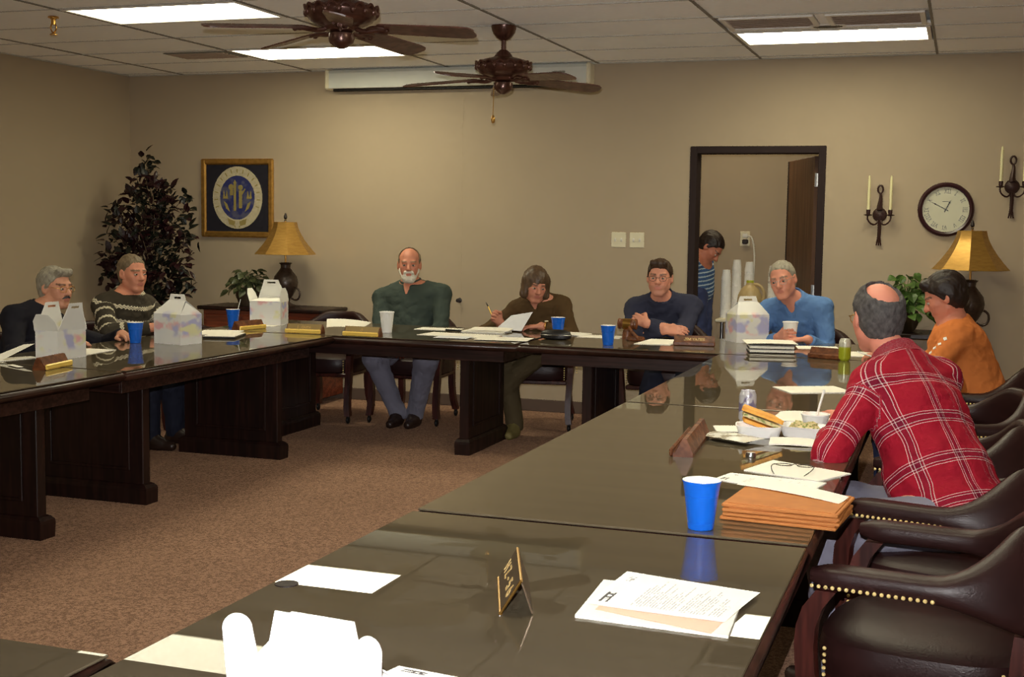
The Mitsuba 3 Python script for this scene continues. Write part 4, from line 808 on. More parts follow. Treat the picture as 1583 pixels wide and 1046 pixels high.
for s in (-1, 1):
    c = eo + (s * .032, 0, .0); part(t, 'rim', tube([c + (.024 * math.cos(a), .017 * math.sin(a), .0) for a in np.linspace(0, 2 * PI, 20)], .0013, 5), 'mat_dark'); part(t, 'temple', tube(spline([c + (s * .024, .0, 0), c + (s * .03, -.06, .004), c + (s * .02, -.11, -.002), c + (s * .012, -.13, -.006)], 10), .0013, 5), 'mat_dark')
part(t, 'bridge', tube([eo + (-.009, .004, 0), eo + (0, .009, .003), eo + (.009, .004, 0)], .0013, 5), 'mat_dark')
t = thing('soda_can', 'yellow green soda can by the cheek of the man in red plaid', 'can')
mat('mat_drink', lambda p, n, uv: mix(S(170, 180, 40), S(206, 206, 190), smoothstep(TZ + .07, TZ + .085, p.z)), .25, metal=.2, coat=.6); db = (-.60, 7.36, TZ)
part(t, 'body', lathe([(0, 0), (.024, .0), (.0265, .004), (.033, .014), (.033, .1), (.0305, .11), (.027, .117), (.027, .1215), (.0255, .122), (.025, .118), (0, .117)], 26, db), 'mat_drink', 40); part(t, 'pull_tab', cbox(.016, .024, .0015, .0005, (db[0], db[1], TZ + .1185)), 'mat_steel')
t = thing('crumpled_napkin', 'crumpled white napkin at the far left table edge', 'napkin')
for k, (a, b, c) in enumerate([((-4.62, 5.02, TZ), (-4.5, 5.12, TZ + .05), .2), ((-4.5, 5.1, TZ + .004), (-4.40, 5.2, TZ + .03), 1.0)]): pass
fp = [(-4.78, 5.28), (-4.63, 5.20), (-4.57, 5.30), (-4.53, 5.50), (-4.60, 5.53), (-4.66, 5.38), (-4.78, 5.42)]
part(t, 'fold', prism(fp, .004, (0, 0, TZ)), 'mat_paper', False); part(t, 'raised_fold', hull([(-4.66, 5.25, TZ + .003), (-4.59, 5.3, TZ + .003), (-4.545, 5.5, TZ + .075), (-4.60, 5.48, TZ + .07), (-4.63, 5.33, TZ + .03)]), 'mat_paper', False); part(t, 'strip', xf(cbox(.13, .03, .003, .001), (-4.36, 5.13, TZ + .004), Rz(-.5)), 'mat_paper', False)
t = thing('duffel_bag', 'grey green bag with a dark trim, at the right edge behind the chairs', 'bag')
mat('mat_bag', lambda p, n, uv: mix(S(92, 88, 78), S(118, 116, 98), fbm(p.x * 12, p.y * 12, p.z * 12)), .8)
bo = np.array([.43, 6.49, .0])
part(t, 'body', loft([[bo + (w * .19 * np.sign(math.cos(a)) * abs(math.cos(a)) ** .6 * (1 - .55 * max(0, h - .35) / .43), w * .17 * np.sign(math.sin(a)) * abs(math.sin(a)) ** .6, h) for a in np.arange(36) * 2 * PI / 36] for w, h in ((.8, 0), (.97, .03), (1.04, .2), (1, .45), (.96, .62), (.9, .72), (.8, .765), (.5, .785))]), 'mat_bag', 50); part(t, 'trim', tube([bo + (-.155 - .12 * (.58 - (.56 + .1 * math.sin(a))), -.02 + .1 * math.cos(a), .56 + .1 * math.sin(a)) for a in np.linspace(0, 2 * PI, 24)], .012, 8), 'mat_black'); part(t, 'handle', tube(spline([bo + (-.15, -.06, .6), bo + (-.2, -.04, .66), bo + (-.2, .03, .66), bo + (-.15, .05, .6)], 12), .012, 8), 'mat_dark')

# ------------------------------------------------------------------ people: signed distance fields meshed by surface nets
def nets(F, lo, h):
    s = F < 0; c = s[:-1, :-1, :-1]; anyc = np.zeros(c.shape, bool); allc = np.ones(c.shape, bool)
    nx, ny, nz = c.shape
    for i, j, k in np.ndindex(2, 2, 2):
        q = s[i:i + nx, j:j + ny, k:k + nz]; anyc |= q; allc &= q
    act = anyc & ~allc; ids = np.full(c.shape, -1, np.int64); I = np.argwhere(act); ids[act] = np.arange(len(I))
    cr = {o: F[I[:, 0] + o[0], I[:, 1] + o[1], I[:, 2] + o[2]] for o in np.ndindex(2, 2, 2)}
    acc = np.zeros((len(I), 3)); cnt = np.zeros(len(I))
    for ax in range(3):
        for o in np.ndindex(2, 2, 2):
            if o[ax]: continue
            p = list(o); p[ax] = 1; a, b = cr[o], cr[tuple(p)]; m = (a < 0) != (b < 0)
            t = np.where(m, a / np.where(m, a - b, 1), 0); v = np.array(o, float) + np.zeros((len(I), 3)); v[:, ax] += t
            acc += v * m[:, None]; cnt += m
    V = lo + h * (I + acc / cnt[:, None]); fs = []
    for ax in range(3):
        sl0 = [slice(None)] * 3; sl1 = [slice(None)] * 3; sl0[ax] = slice(0, -1); sl1[ax] = slice(1, None)
        a, b = s[tuple(sl0)], s[tuple(sl1)]; E = np.argwhere(a != b); u, w = [(1, 2), (2, 0), (0, 1)][ax]
        E = E[(E[:, u] > 0) & (E[:, w] > 0) & (E[:, u] < F.shape[u] - 1) & (E[:, w] < F.shape[w] - 1)]
        def cell(du, dw):
            q = E.copy(); q[:, u] -= du; q[:, w] -= dw; return ids[q[:, 0], q[:, 1], q[:, 2]]
        Q = np.stack([cell(1, 1), cell(0, 1), cell(0, 0), cell(1, 0)], 1)
        inside = a[E[:, 0], E[:, 1], E[:, 2]]; Q = np.where(inside[:, None], Q, Q[:, ::-1]); fs.append(Q)
    Q = np.vstack(fs); Q = Q[(Q >= 0).all(1)]
    return V, np.vstack([Q[:, :3], Q[:, [0, 2, 3]]])

class Field:
    """prims: ('cap', a, b, ra, rb, k, sign) or ('ell', c, R, radii, k, sign); k is the blend radius, sign -1 carves"""
    def __init__(self): self.p = []
    def cap(self, a, b, ra, rb=None, k=.02, sign=1): self.p.append(('cap', np.asarray(a, float), np.asarray(b, float), ra, ra if rb is None else rb, k, sign)); return self
    def ell(self, c, R, rad, k=.02, sign=1): self.p.append(('ell', np.asarray(c, float), np.asarray(R, float), np.asarray(rad, float), k, sign)); return self
    def grow(self, o):
        g = Field()
        for q in self.p: g.p.append(q[:3] + (q[3] + o, q[4] + o) + q[5:] if q[0] == 'cap' else q[:3] + (q[3] + o,) + q[4:])
        return g
    def mesh(self, h, cuts=(), post=None):
        B = []
        for q in self.p:
            if q[-1] < 0: continue
            if q[0] == 'cap': r = max(q[3], q[4]); B += [np.minimum(q[1], q[2]) - r, np.maximum(q[1], q[2]) + r]
            else: e = np.sqrt(((q[2] * q[3]) ** 2).sum(1)); B += [q[1] - e, q[1] + e]
        lo = np.min(B, 0) - 3 * h; hi = np.max(B, 0) + 3 * h; n = np.ceil((hi - lo) / h).astype(int) + 1
        F = np.full(n, .06, np.float32); ax = [(lo[i] + h * np.arange(n[i])).astype(np.float32) for i in range(3)]
        for q in self.p:
            k = q[-2]; m = .055 + k
            if q[0] == 'cap': r = max(q[3], q[4]) + m; a_, b_ = np.minimum(q[1], q[2]) - r, np.maximum(q[1], q[2]) + r
            else: e = np.sqrt(((q[2] * q[3]) ** 2).sum(1)) + m; a_, b_ = q[1] - e, q[1] + e
            i0 = np.clip(np.floor((a_ - lo) / h).astype(int), 0, n); i1 = np.clip(np.ceil((b_ - lo) / h).astype(int) + 1, 0, n)
            if (i1 <= i0).any(): continue
            sl = tuple(slice(x, y) for x, y in zip(i0, i1)); X, Y, Z = np.meshgrid(ax[0][sl[0]], ax[1][sl[1]], ax[2][sl[2]], indexing='ij', sparse=True)
            if q[0] == 'cap':
                a, b = q[1], q[2]; ba = b - a; L2 = max(float(ba @ ba), 1e-12)
                px, py, pz = X - a[0], Y - a[1], Z - a[2]; t = np.clip((px * ba[0] + py * ba[1] + pz * ba[2]) / L2, 0, 1)
                d = np.sqrt((px - t * ba[0]) ** 2 + (py - t * ba[1]) ** 2 + (pz - t * ba[2]) ** 2) - (q[3] + (q[4] - q[3]) * t)
            else:
                c, R, rad = q[1], q[2], q[3]; px, py, pz = X - c[0], Y - c[1], Z - c[2]
                w = [(px * R[0, i] + py * R[1, i] + pz * R[2, i]) / rad[i] for i in range(3)]
                k0 = np.sqrt(w[0] ** 2 + w[1] ** 2 + w[2] ** 2); k1 = np.sqrt((w[0] / rad[0]) ** 2 + (w[1] / rad[1]) ** 2 + (w[2] / rad[2]) ** 2)
                d = k0 * (k0 - 1) / np.maximum(k1, 1e-6)
            G = F[sl]
            if q[-1] > 0: hh = np.maximum(k - np.abs(G - d), 0) / k; F[sl] = np.minimum(G, d) - hh * hh * k * .25
            else: d = -d; hh = np.maximum(k - np.abs(G - d), 0) / k; F[sl] = np.maximum(G, d) + hh * hh * k * .25
        X, Y, Z = np.meshgrid(*ax, indexing='ij', sparse=True)
        for nv, off, k in cuts:                                       # keeps the side where n.p < off
            d = X * nv[0] + Y * nv[1] + Z * nv[2] - off; F = np.maximum(F, d)
        if post is not None: F = post(F, X, Y, Z)
        F[0], F[-1] = .06, .06; F[:, 0], F[:, -1] = .06, .06; F[:, :, 0], F[:, :, -1] = .06, .06
        return nets(F, lo, h)

SHIRT = {}
mat('mat_skin', VCOL, .5, spec=.4)
mat('mat_eye', VCOL, .15, spec=.6)
def cloth(key, col, rough=.85): return mat(key, col, rough, spec=.2, sheen=.25, bump=lambda p, n, uv: fbm(p.x * 22, p.y * 22, p.z * 22, 3), bscale=.016)
def head_field(F, c, R, sc, wide=1.0, jaw=1.0):
    W = lambda *p: c + R @ (np.array(p) * sc); A = R; r = lambda *q: np.array(q) * sc
    F.ell(W(0, -.012, .03), A, r(.074 * wide, .096, .088), .02); F.ell(W(0, .022, -.035), A, r(.06 * wide * jaw, .066, .078), .03)
    for s in (-1, 1): F.cap(W(s * .05 * wide * jaw, .0, -.055), W(s * .018, .058, -.094), .02 * sc, .019 * sc, .025); F.cap(W(s * .036, .055, -.02), W(s * .03, .06, -.045), .024 * sc, .02 * sc, .025)
    F.cap(W(-.012, .064, -.098), W(.012, .064, -.098), .019 * sc, k=.02)
    F.cap(W(-.036, .078, .022), W(.036, .078, .022), .012 * sc, k=.018)
    for s in (-1, 1): F.ell(W(s * .032, .098, .001), A, r(.018, .016, .012), .012, -1)
    F.cap(W(0, .082, .012), W(0, .108, -.028), .009 * sc, .0135 * sc, .012)
    for s in (-1, 1): F.cap(W(s * .012, .096, -.031), W(s * .012, .092, -.033), .0085 * sc, k=.008)
    F.cap(W(-.018, .082, -.0575), W(.018, .082, -.0575), .0085 * sc, k=.008); F.cap(W(-.016, .081, -.069), W(.016, .081, -.069), .009 * sc, k=.008)
    F.cap(W(-.024, .1, -.063), W(.024, .1, -.063), .0035 * sc, k=.006, sign=-1)
    for s in (-1, 1):
        F.ell(W(s * .078 * wide, -.008, -.004), A @ Rz(s * .35), r(.010, .02, .032), .01); F.ell(W(s * .087 * wide, -.004, .0), A @ Rz(s * .35), r(.006, .011, .018), .006, -1)
    return W
def hand_prims(F, w, d, n, side, curl, sc=1.0, spread=1.0):
    """w wrist, d towards the fingers, n out of the palm, side +1/-1: thumb along side * cross(d, n)"""
    d = nrm(d); n = nrm(n - d * (np.asarray(n, float) @ d)); s = np.cross(d, n) * side
    P = lambda a, b, c: w + sc * (d * a + s * b + n * c)
    for b in (.028, .01, -.009, -.026): F.cap(P(.0, b * .6, 0), P(.082 - abs(b - .004) * .25, b, 0), .0135 * sc, .0115 * sc, .012)
    for b, L in ((.030, .072), (.0105, .08), (-.009, .074), (-.0275, .058)):
        p = P(.084 - abs(b - .004) * .25, b, 0); a = curl * .55; r_ = .0092 * sc
        for l, rr in ((.46, 1.), (.30, .93), (.24, .85)):
            v = d * math.cos(a) + n * math.sin(a) + s * b * 1.2 * spread; v = v / np.linalg.norm(v); q = p + v * L * l * sc; F.cap(p, q, r_ * rr, r_ * rr * .94, .004); p = q; a += curl
    p = P(.018, .028, .004); a = P(.05, .056, .016); b = P(.082, .052 - .02 * curl, .022 + .012 * curl); F.cap(p, a, .0135 * sc, .0115 * sc, .012); F.cap(a, b, .0112 * sc, .0088 * sc, .005)
def ik(S_, W_, l1, l2, pole):
    v = W_ - S_; L = np.linalg.norm(v); L2 = min(L, (l1 + l2) * .995); u = v / L; a = (l1 ** 2 - l2 ** 2 + L2 ** 2) / (2 * L2); hgt = math.sqrt(max(l1 ** 2 - a * a, 0)); p = np.asarray(pole, float); p = nrm(p - u * (p @ u)); return S_ + u * a + p * hgt

def hairline(y, f): return np.interp(y, [-.14, -.09, -.05, -.02, 0, .012, .03, .05, .075, .12], np.array([-.098, -.098, -.09, -.055, -.03, .0, .035, .055, .072, .08]) + f)
def person(lbl, pelvis, neck, head, face, up=(0, 0, 1), sh=.19, shdir=None, hands=None, poles=None, knees=None, feet=None, girth=1., hs=1., shirt=None, pants=None, skin=(206, 150, 122), hair=None, hairc=None, wide=1.0, jaw=1.0, beard=None, moust=None, glasses=None, sleeve='long', uvmode=None, collar=True, uvt=(1, 1), fwd=None, open_neck=.0, belly=0., shoes='mat_shoe', browc=(70, 52, 40), hdrop=.0, extra=None):
    t = thing('person', lbl, 'person'); pelvis, neck, head = (np.array(x, float) for x in (pelvis, neck, head))
    up_ = nrm(neck - pelvis); fwd = np.array(fwd if fwd is not None else face, float); fw = nrm(fwd - up_ * (fwd @ up_)); rt = np.cross(fw, up_)          # rt: the person's right
    TR = np.stack([rt, fw, up_], 1); L = np.linalg.norm(neck - pelvis)
    sd = nrm(shdir) if shdir is not None else rt
    shR = neck + sd * sh - up_ * .088; shL = neck - sd * sh - up_ * .088
    face = nrm(face); hx = nrm(np.cross(face, up)); HR = np.stack([hx, face, np.cross(hx, face)], 1)
    # torso
    To = Field(); m = lambda u, y=0., x=0.: pelvis + up_ * L * u + fw * y + rt * x
    To.ell(m(.02, .0), TR, (.165 * girth, .125 * girth, .13), .05); To.ell(m(.30, .015 + belly * .5), TR, (.15 * girth, .118 * girth + belly, .19), .06); To.ell(m(.66, .01), TR, (.165 * girth, .112 * girth, .19), .06)
    To.cap(shL + sd * .02, shR - sd * .02, .058, k=.06)
    for S_ in (shL, shR): To.cap(neck - up_ * .012, S_ + up_ * .012, .05, .05, .05)
    To.cap(m(.9), neck, .07, .058, .05)
    Nk = Field(); Nk.cap(neck - up_ * .03, head + HR @ np.array([0, -.022, -.055]) * hs, .056, .052, .03)
    Ar = Field(); hands = hands or {}; poles = poles or {}; wr = {}; el = {}
    for s, S_, key in ((1, shR, 'R'), (-1, shL, 'L')):
        hd = hands.get(key); W_ = np.array(hd[0], float) if hd else m(.05, .25, s * .1)
        E_ = ik(S_, W_, .30, .265, poles.get(key, -fw * .3 + sd * s * .6 - up_ * .8)); wr[key], el[key] = W_, E_
        Ar.cap(S_, E_, .056, .042, .03); Ar.cap(E_, W_, .043, .029, .02)
    Hd = Field()
    for key, s in (('R', 1), ('L', -1)):
        hd = hands.get(key)
        if hd: hand_prims(Hd, wr[key], np.array(hd[1], float), np.array(hd[2], float), s, hd[3], 1.0 * hs)
        else: hand_prims(Hd, wr[key], fw, -up_, s, .35, 1.0 * hs)
    Lg = Field(); knees = knees or {}; feet = feet or {}; foot = {}
    for s, key in ((1, 'R'), (-1, 'L')):
        hp = m(.0, .02, s * .09); kn = np.array(knees.get(key, pelvis + fw * .42 + rt * s * .13 + np.array([0, 0, -.05])), float); ft = np.array(feet.get(key, (kn + np.array([0, 0, -1]) * .0) * (1, 1, 0) + np.array([0, 0, .085]) + fw * (.02, .02, 0)), float)
        lg_ = girth ** .6; Lg.cap(hp, kn, .085 * lg_, .068 * lg_, .05); Lg.cap(kn, ft, .066 * lg_, .044, .03); foot[key] = ft
    FH = Field(); W = head_field(FH, head, HR, hs, wide, jaw)
    body = Field(); body.p = To.p + Ar.p + Nk.p + Lg.p + FH.p + Hd.p
    for key in foot: body.cap(foot[key], foot[key] + nrm(np.append(fw[:2], 0)) * .14 + np.array([0, 0, -.052]), .03, .022, .03)
    V, Fc = body.mesh(.0058)
    q = (V - head) @ HR / hs; base = np.array(S(*skin)); col = np.tile(base, (len(V), 1)) * (.94 + .12 * meshkit.fbm(V * 30, 2))[:, None]
    near = (np.abs(q) < .16).all(1)
    def paint(mask, c, k): col[mask] = col[mask] * (1 - k) + np.array(S(*c)) * k
    x, y, z = q.T; lip = near & (((x / .024) ** 2 + ((z + .0635) / .0115) ** 2) < 1) & (y > .07); paint(lip, (176, 98, 88), .6)
    chk = np.exp(-(((abs(x) - .042) / .02) ** 2 + ((z + .022) / .02) ** 2)) * (near & (y > .03)); col = col * (1 - .22 * chk[:, None]) + np.array(S(198, 110, 92)) * .22 * chk[:, None]
    if jaw > 1.02 or beard == 'shadow': st = near & (z < -.045) & (y > -.01) & ~lip; paint(st, (120, 96, 84), .22)
    brow = near & (y > .055) & (np.abs(z - (.026 + .08 * (abs(x) - .03) * (abs(x) < .03))) < .0055) & (abs(x) > .012) & (abs(x) < .054); paint(brow, browc, .8)
    part(t, 'body', TM(V, Fc), 'mat_skin', True, color=col)
    for s in (-1, 1):
        e = ball((0, 0, 0), .0118 * hs, 3); ev = e.vertices / (.0118 * hs); ec = np.tile(S(186, 172, 158), (len(ev), 1)); ec[ev[:, 1] > .86] = S(70, 58, 48); ec[ev[:, 1] > .955] = S(14, 12, 12); ec[ev[:, 2] > .36] = np.array(S(*skin)) * .8; ec[ev[:, 2] < -.6] = np.array(S(*skin)) * .85
        part(t, 'eye', TM(e.vertices @ HR.T + W(s * .032, .0795, .001), e.faces), 'mat_eye', True, color=ec)
    # clothing
    def uvof(V, mode):
        d_arm = np.full(len(V), 9.); uvv = np.zeros((len(V), 2)); loc = (V - pelvis) @ TR; uvv[:, 0] = np.arctan2(loc[:, 0], loc[:, 1] + .03) * .17; uvv[:, 1] = loc[:, 2]
        for key, S_ in (('R', shR), ('L', shL)):
            E_, W_ = el[key], wr[key]
            for a, b, o in ((S_, E_, 0.), (E_, W_, np.linalg.norm(E_ - S_))):
                ba = b - a; tt = ((V - a) @ ba) / (ba @ ba); pr_ = np.linalg.norm(V - a - np.clip(tt, 0, 1)[:, None] * ba, axis=1); ok = (pr_ < .075) & (tt > (.18 if o == 0 else 0)) & (pr_ < d_arm); ax2 = nrm(np.cross(ba, up_ + .01 * fw)); ax3 = nrm(np.cross(ba, ax2)); rel = V - a
                uvv[ok, 0] = np.arctan2(rel[ok] @ ax2, rel[ok] @ ax3) * .06; uvv[ok, 1] = (.40 if o == 0 else .40) - (o + tt[ok] * np.linalg.norm(ba)); d_arm[ok] = pr_[ok]
        return uvv
    def wrinkle(V, Fc, amp):
        me = TM(V, Fc); nv, ff, nn = meshkit.arrays(me, True); w = meshkit.fbm(V * np.array([13, 13, 17.]), 3, 5) - .5; w2 = np.abs(meshkit.noise(V * 19, 8) - .5); return V + nn * (amp * w + amp * .8 * (w2 - .25))[:, None]
    if shirt:
        sf = Field(); sf.p = To.grow(.012).p; ar = Ar.grow(.0125).p
        if sleeve == 'short': ar = [q for i, q in enumerate(ar) if i % 2 == 0]
        sf.p += ar; sf.cap(neck - up_ * .03, neck + up_ * .02, .08, .072, .03); nd = nrm(head - neck)
        sf.cap(neck + nd * .012, neck + nd * .2, .063, .075, .004, -1)                    # neck hole
        if open_neck: sf.cap(neck + fw * .085 + up_ * .03, neck + fw * .125 - up_ * (.05 + open_neck), .035, .004, .008, -1)
        cuts = [(-up_, -(pelvis @ up_) - .0 + .13 + hdrop, 0)]                       # hem and neck edge
        def trim(F, X, Y, Z):
            for key in ('R', 'L'):
                a, b = (el[key], wr[key]); v = nrm(b - a); off = (a + (b - a) * (.93 if sleeve == 'long' else .0)) @ v
                d = X * v[0] + Y * v[1] + Z * v[2] - off; r = np.sqrt((X - b[0]) ** 2 + (Y - b[1]) ** 2 + (Z - b[2]) ** 2)
                if sleeve == 'long': F = np.where(r < .09, np.maximum(F, d), F)
            r = np.sqrt((X - head[0]) ** 2 + (Y - head[1]) ** 2 + (Z - head[2]) ** 2); d = X * nd[0] + Y * nd[1] + Z * nd[2] - (neck + nd * .03) @ nd
            return np.where(r < .17, np.maximum(F, d), F)
        Vs, Fs = sf.mesh(.0085, cuts, trim); Vs = wrinkle(Vs, Fs, .011); SHIRT[t] = TM(Vs, Fs)
        part(t, 'shirt', TM(Vs, Fs), shirt, True, uv=uvof(Vs, uvmode) if uvmode else None, label=extra)
        if collar:
            cr = []; nx_ = nrm(head - neck + 0 * up_); nx_ = nrm(up_ * .7 + nx_ * .3)
            for a in np.linspace(-2.75, 2.75, 25):
                c_ = nrm(-fw * math.cos(a) + rt * math.sin(a)); r_ = .073 + .006 * math.cos(a); dz_ = .03 - .022 * (abs(a) / 2.75) ** 2; b0 = neck + c_ * (r_ + .012) + nx_ * (dz_ - .03) + fw * .008; b1 = neck + c_ * r_ + nx_ * (dz_ + .02) + fw * .008; b2 = b1 + c_ * .005; b3 = b0 + c_ * .012 - nx_ * .006 * (1 + (abs(a) / 2.75) ** 3 * 2); cr.append([b0, b1, b2, b3])
            part(t, 'collar', loft(cr), shirt, 40, uv=None)
    if pants:
        pf = Field(); pf.p = Lg.grow(.015).p
        for key in foot: pf.cap(foot[key] + (0, 0, .03), foot[key] - (0, 0, .03), .05, .052, .03)
        pf.ell(m(.02), TR, (.165 * girth + .003, .125 * girth + .003, .12), .05)
        def trimp(F, X, Y, Z): return np.maximum(F, .045 - Z)
        Vp, Fp = pf.mesh(.0095, [], trimp); Vp = wrinkle(Vp, Fp, .012)
        part(t, 'trousers', TM(Vp, Fp), pants, True)
    for key in ('R', 'L'):
        f_ = foot[key]; dv = np.array(feet.get(key + 'd', nrm(np.append(fw[:2], 0))), float); dv = nrm(dv); so = Field(); gz = -.052
        so.cap(f_ - dv * .05 + (0, 0, gz), f_ + dv * .05 + (0, 0, gz + .004), .034, .04, .02); so.cap(f_ + dv * .05 + (0, 0, gz), f_ + dv * .165 + (0, 0, gz - .004), .041, .03, .02); so.cap(f_ + (0, 0, .03), f_ + (0, 0, gz), .052, .042, .02); so.cap(f_ + (0, 0, -.01), f_ + dv * .08 + (0, 0, -.045), .046, .042, .02)
        Vh, Fh = so.mesh(.009); part(t, 'shoe', TM(Vh, Fh), shoes, True)
    # hair
    if hair:
        th = hair.get('t', .012); HF = Field(); HF.ell(W(0, -.021, .033), HR, np.array([.074 * wide + th, .096 + th, .088 + th]) * hs, .02); HF.ell(W(0, -.045, -.025), HR, np.array([.064 * wide + th * .6, .052 + th * .6, .068]) * hs, .03)
        if hair.get('bob'):
            for s in (-1, 1): HF.cap(W(s * .07, .0, .03), W(s * .078, .02, -.07), .034 * hs, .034 * hs, .04)
            HF.ell(W(0, -.06, -.05), HR, np.array([.085, .05, .08]) * hs, .03)
        if hair.get('quiff'): HF.cap(W(-.04, .07, .098), W(.04, .068, .1), .02 * hs, k=.03)
        fo_ = hair.get('line', 0.)
        def post(F, X, Y, Z):
            x, y, z = [((X - head[0]) * HR[0, i] + (Y - head[1]) * HR[1, i] + (Z - head[2]) * HR[2, i]) / hs for i in range(3)]
            if hair.get('bob'):
                fo = (np.sqrt(((x + .012) / .052) ** 2 + ((y - .13) / .085) ** 2 + ((z + .035) / .088) ** 2) - 1) * .05; F = np.maximum(F, -fo); F = np.maximum(F, -.112 - z)
            else: F = np.maximum(F, (hairline(y, fo_) + .010 * (meshkit.noise(np.stack(np.broadcast_arrays(x * 70, y * 50, z * 20), -1), 3) - .5) - z) * hs * .75)
            if hair.get('bald'):
                bx_, by_, bz_, br_ = hair['bald']; F = np.maximum(F, br_ - np.sqrt((x / 1.0) ** 2 + ((y - by_) / 1.25) ** 2 + ((z - bz_) / 1.0) ** 2))
            return F
        Vr, Fr = HF.mesh(.0058, (), post); me = TM(Vr, Fr); _, _, nn = meshkit.arrays(me, True); ql = (Vr - head) @ HR
        str_ = meshkit.fbm(ql * np.array([95, 20, 20.]), 3, 9) - .5; Vr = Vr + nn * (.017 * hair.get('rough', 1.) * str_)[:, None]
        part(t, 'hair', TM(Vr, Fr), hairc, True)
    if beard and beard != 'shadow':
        BF = Field()
        for s in (-1, 1): BF.cap(W(s * .056 * wide, .01, -.04), W(s * .022, .062, -.096), .02 * hs, .025 * hs, .025)
        BF.cap(W(-.014, .07, -.1), W(.014, .07, -.1), .027 * hs, k=.02); BF.cap(W(-.022, .088, -.049), W(.022, .088, -.049), .008 * hs, k=.012)
        for s in (-1, 1): BF.cap(W(s * .024, .086, -.05), W(s * .032, .074, -.085), .011 * hs, k=.015)
        BF.cap(W(-.016, .1, -.063), W(.016, .1, -.063), .007 * hs, k=.008, sign=-1)
        Vr, Fr = BF.mesh(.005); me = TM(Vr, Fr); _, _, nn = meshkit.arrays(me, True); Vr = Vr + nn * (.008 * (meshkit.fbm(Vr * 90, 3, 4) - .5))[:, None]; part(t, 'beard', TM(Vr, Fr), beard, True)
    if moust:
        part(t, 'moustache', cat_([tube([W(s * .002, .096, -.047), W(s * .016, .092, -.05), W(s * .03, .082, -.058)], np.array([.006, .006, .003]) * hs, 8) for s in (-1, 1)]), moust)
    if glasses:
        gp = []
        for s in (-1, 1):
            c = np.array([s * .033, .099, -.001]); gp.append(tube([W(*(c + (.024 * math.copysign(abs(math.cos(a)) ** .8, math.cos(a)), -.006 * abs(math.cos(a)) * (s * math.cos(a) > 0), .017 * math.sin(a)))) for a in np.linspace(0, 2 * PI, 22)], .0014 * hs, 6)); gp.append(tube([W(s * .056, .092, .004), W(s * .077 * wide, .06, .008), W(s * .084 * wide, .0, .008)], .0014 * hs, 6))
        gp.append(tube([W(-.01, .099, .004), W(0, .1035, .006), W(.01, .099, .004)], .0014 * hs, 6)); part(t, 'glasses', cat_(gp), glasses, 40)
    return t, W, wr, el

mat('mat_shoe', (46, 30, 24), .4, coat=.2); mat('mat_shoetan', (120, 108, 62), .6)
mat('mat_hairgrey', lambda p, n, uv: mix(S(110, 104, 96), S(176, 168, 148), fbm(p.x * 90, p.y * 90, p.z * 40)), .6, spec=.3)
mat('mat_hairbrown', lambda p, n, uv: mix(S(38, 26, 18), S(70, 48, 32), fbm(p.x * 90, p.y * 90, p.z * 40)), .5, spec=.4)
mat('mat_hairblack', lambda p, n, uv: mix(S(26, 18, 15), S(46, 32, 26), fbm(p.x * 90, p.y * 90, p.z * 40)), .5, spec=.4)
mat('mat_hairash', lambda p, n, uv: mix(S(86, 72, 56), S(136, 118, 92), fbm(p.x * 90, p.y * 90, p.z * 40)), .6, spec=.3)
mat('mat_hairwoman', lambda p, n, uv: mix(S(58, 42, 30), S(102, 78, 56), fbm(p.x * 70, p.y * 70, p.z * 26)), .45, spec=.45)
mat('mat_hairdarkgrey', lambda p, n, uv: mix(S(46, 44, 46), S(104, 100, 98), fbm(p.x * 100, p.y * 100, p.z * 60)), .7, spec=.2)
mat('mat_beard', lambda p, n, uv: mix(S(196, 188, 170), S(232, 226, 210), fbm(p.x * 90, p.y * 90, p.z * 60)), .7)
cloth('mat_shirtgreen', (62, 72, 66)); cloth('mat_greytrousers', (124, 122, 136)); cloth('mat_brownjacket', (82, 62, 38)); cloth('mat_browntrousers', (84, 72, 50)); cloth('mat_navyshirt', (50, 52, 70)); cloth('mat_lightblue', (96, 132, 184)); cloth('mat_orange', (206, 120, 62)); cloth('mat_darkjacket', (26, 25, 34)); cloth('mat_jeans', (62, 70, 104)); cloth('mat_khaki', (128, 118, 98)); cloth('mat_darktrousers', (40, 42, 56))
def knit(p, n, uv):
    v = uv.y + .004 * dr.sin(uv.x * 260) ; r = v / .092; f = r - dr.floor(r); w = dr.select((f > .1) & (f < .34) & ~((f > .205) & (f < .235)), 1., 0.)
    return mix(S(62, 56, 46), S(216, 206, 180), w)
cloth('mat_stripedsweater', knit)
def thin(p, n, uv):
    r = uv.y / .034; f = r - dr.floor(r); return mix(S(70, 98, 138), S(176, 192, 206), dr.select(f < .36, 1., 0.))
cloth('mat_stripedshirt', thin)
def plaid(p, n, uv):
    x, y = uv.x / .15, uv.y / .15; fx, fy = x - dr.floor(x), y - dr.floor(y)
    def lines(f): return dr.select(((f > .06) & (f < .078)) | ((f > .12) & (f < .138)) | ((f > .25) & (f < .268)) | ((f > .31) & (f < .328)), 1., 0.)
    def dark(f): return dr.select((f > .10) & (f < .30), 1., 0.)
    c = mix(S(154, 22, 42), S(96, 18, 44), .5 * (dark(fx) + dark(fy)) * .8); return mix(c, S(226, 196, 196), dr.minimum(.5 * (lines(fx) + lines(fy)), .85))
cloth('mat_plaid', plaid)
A = np.array
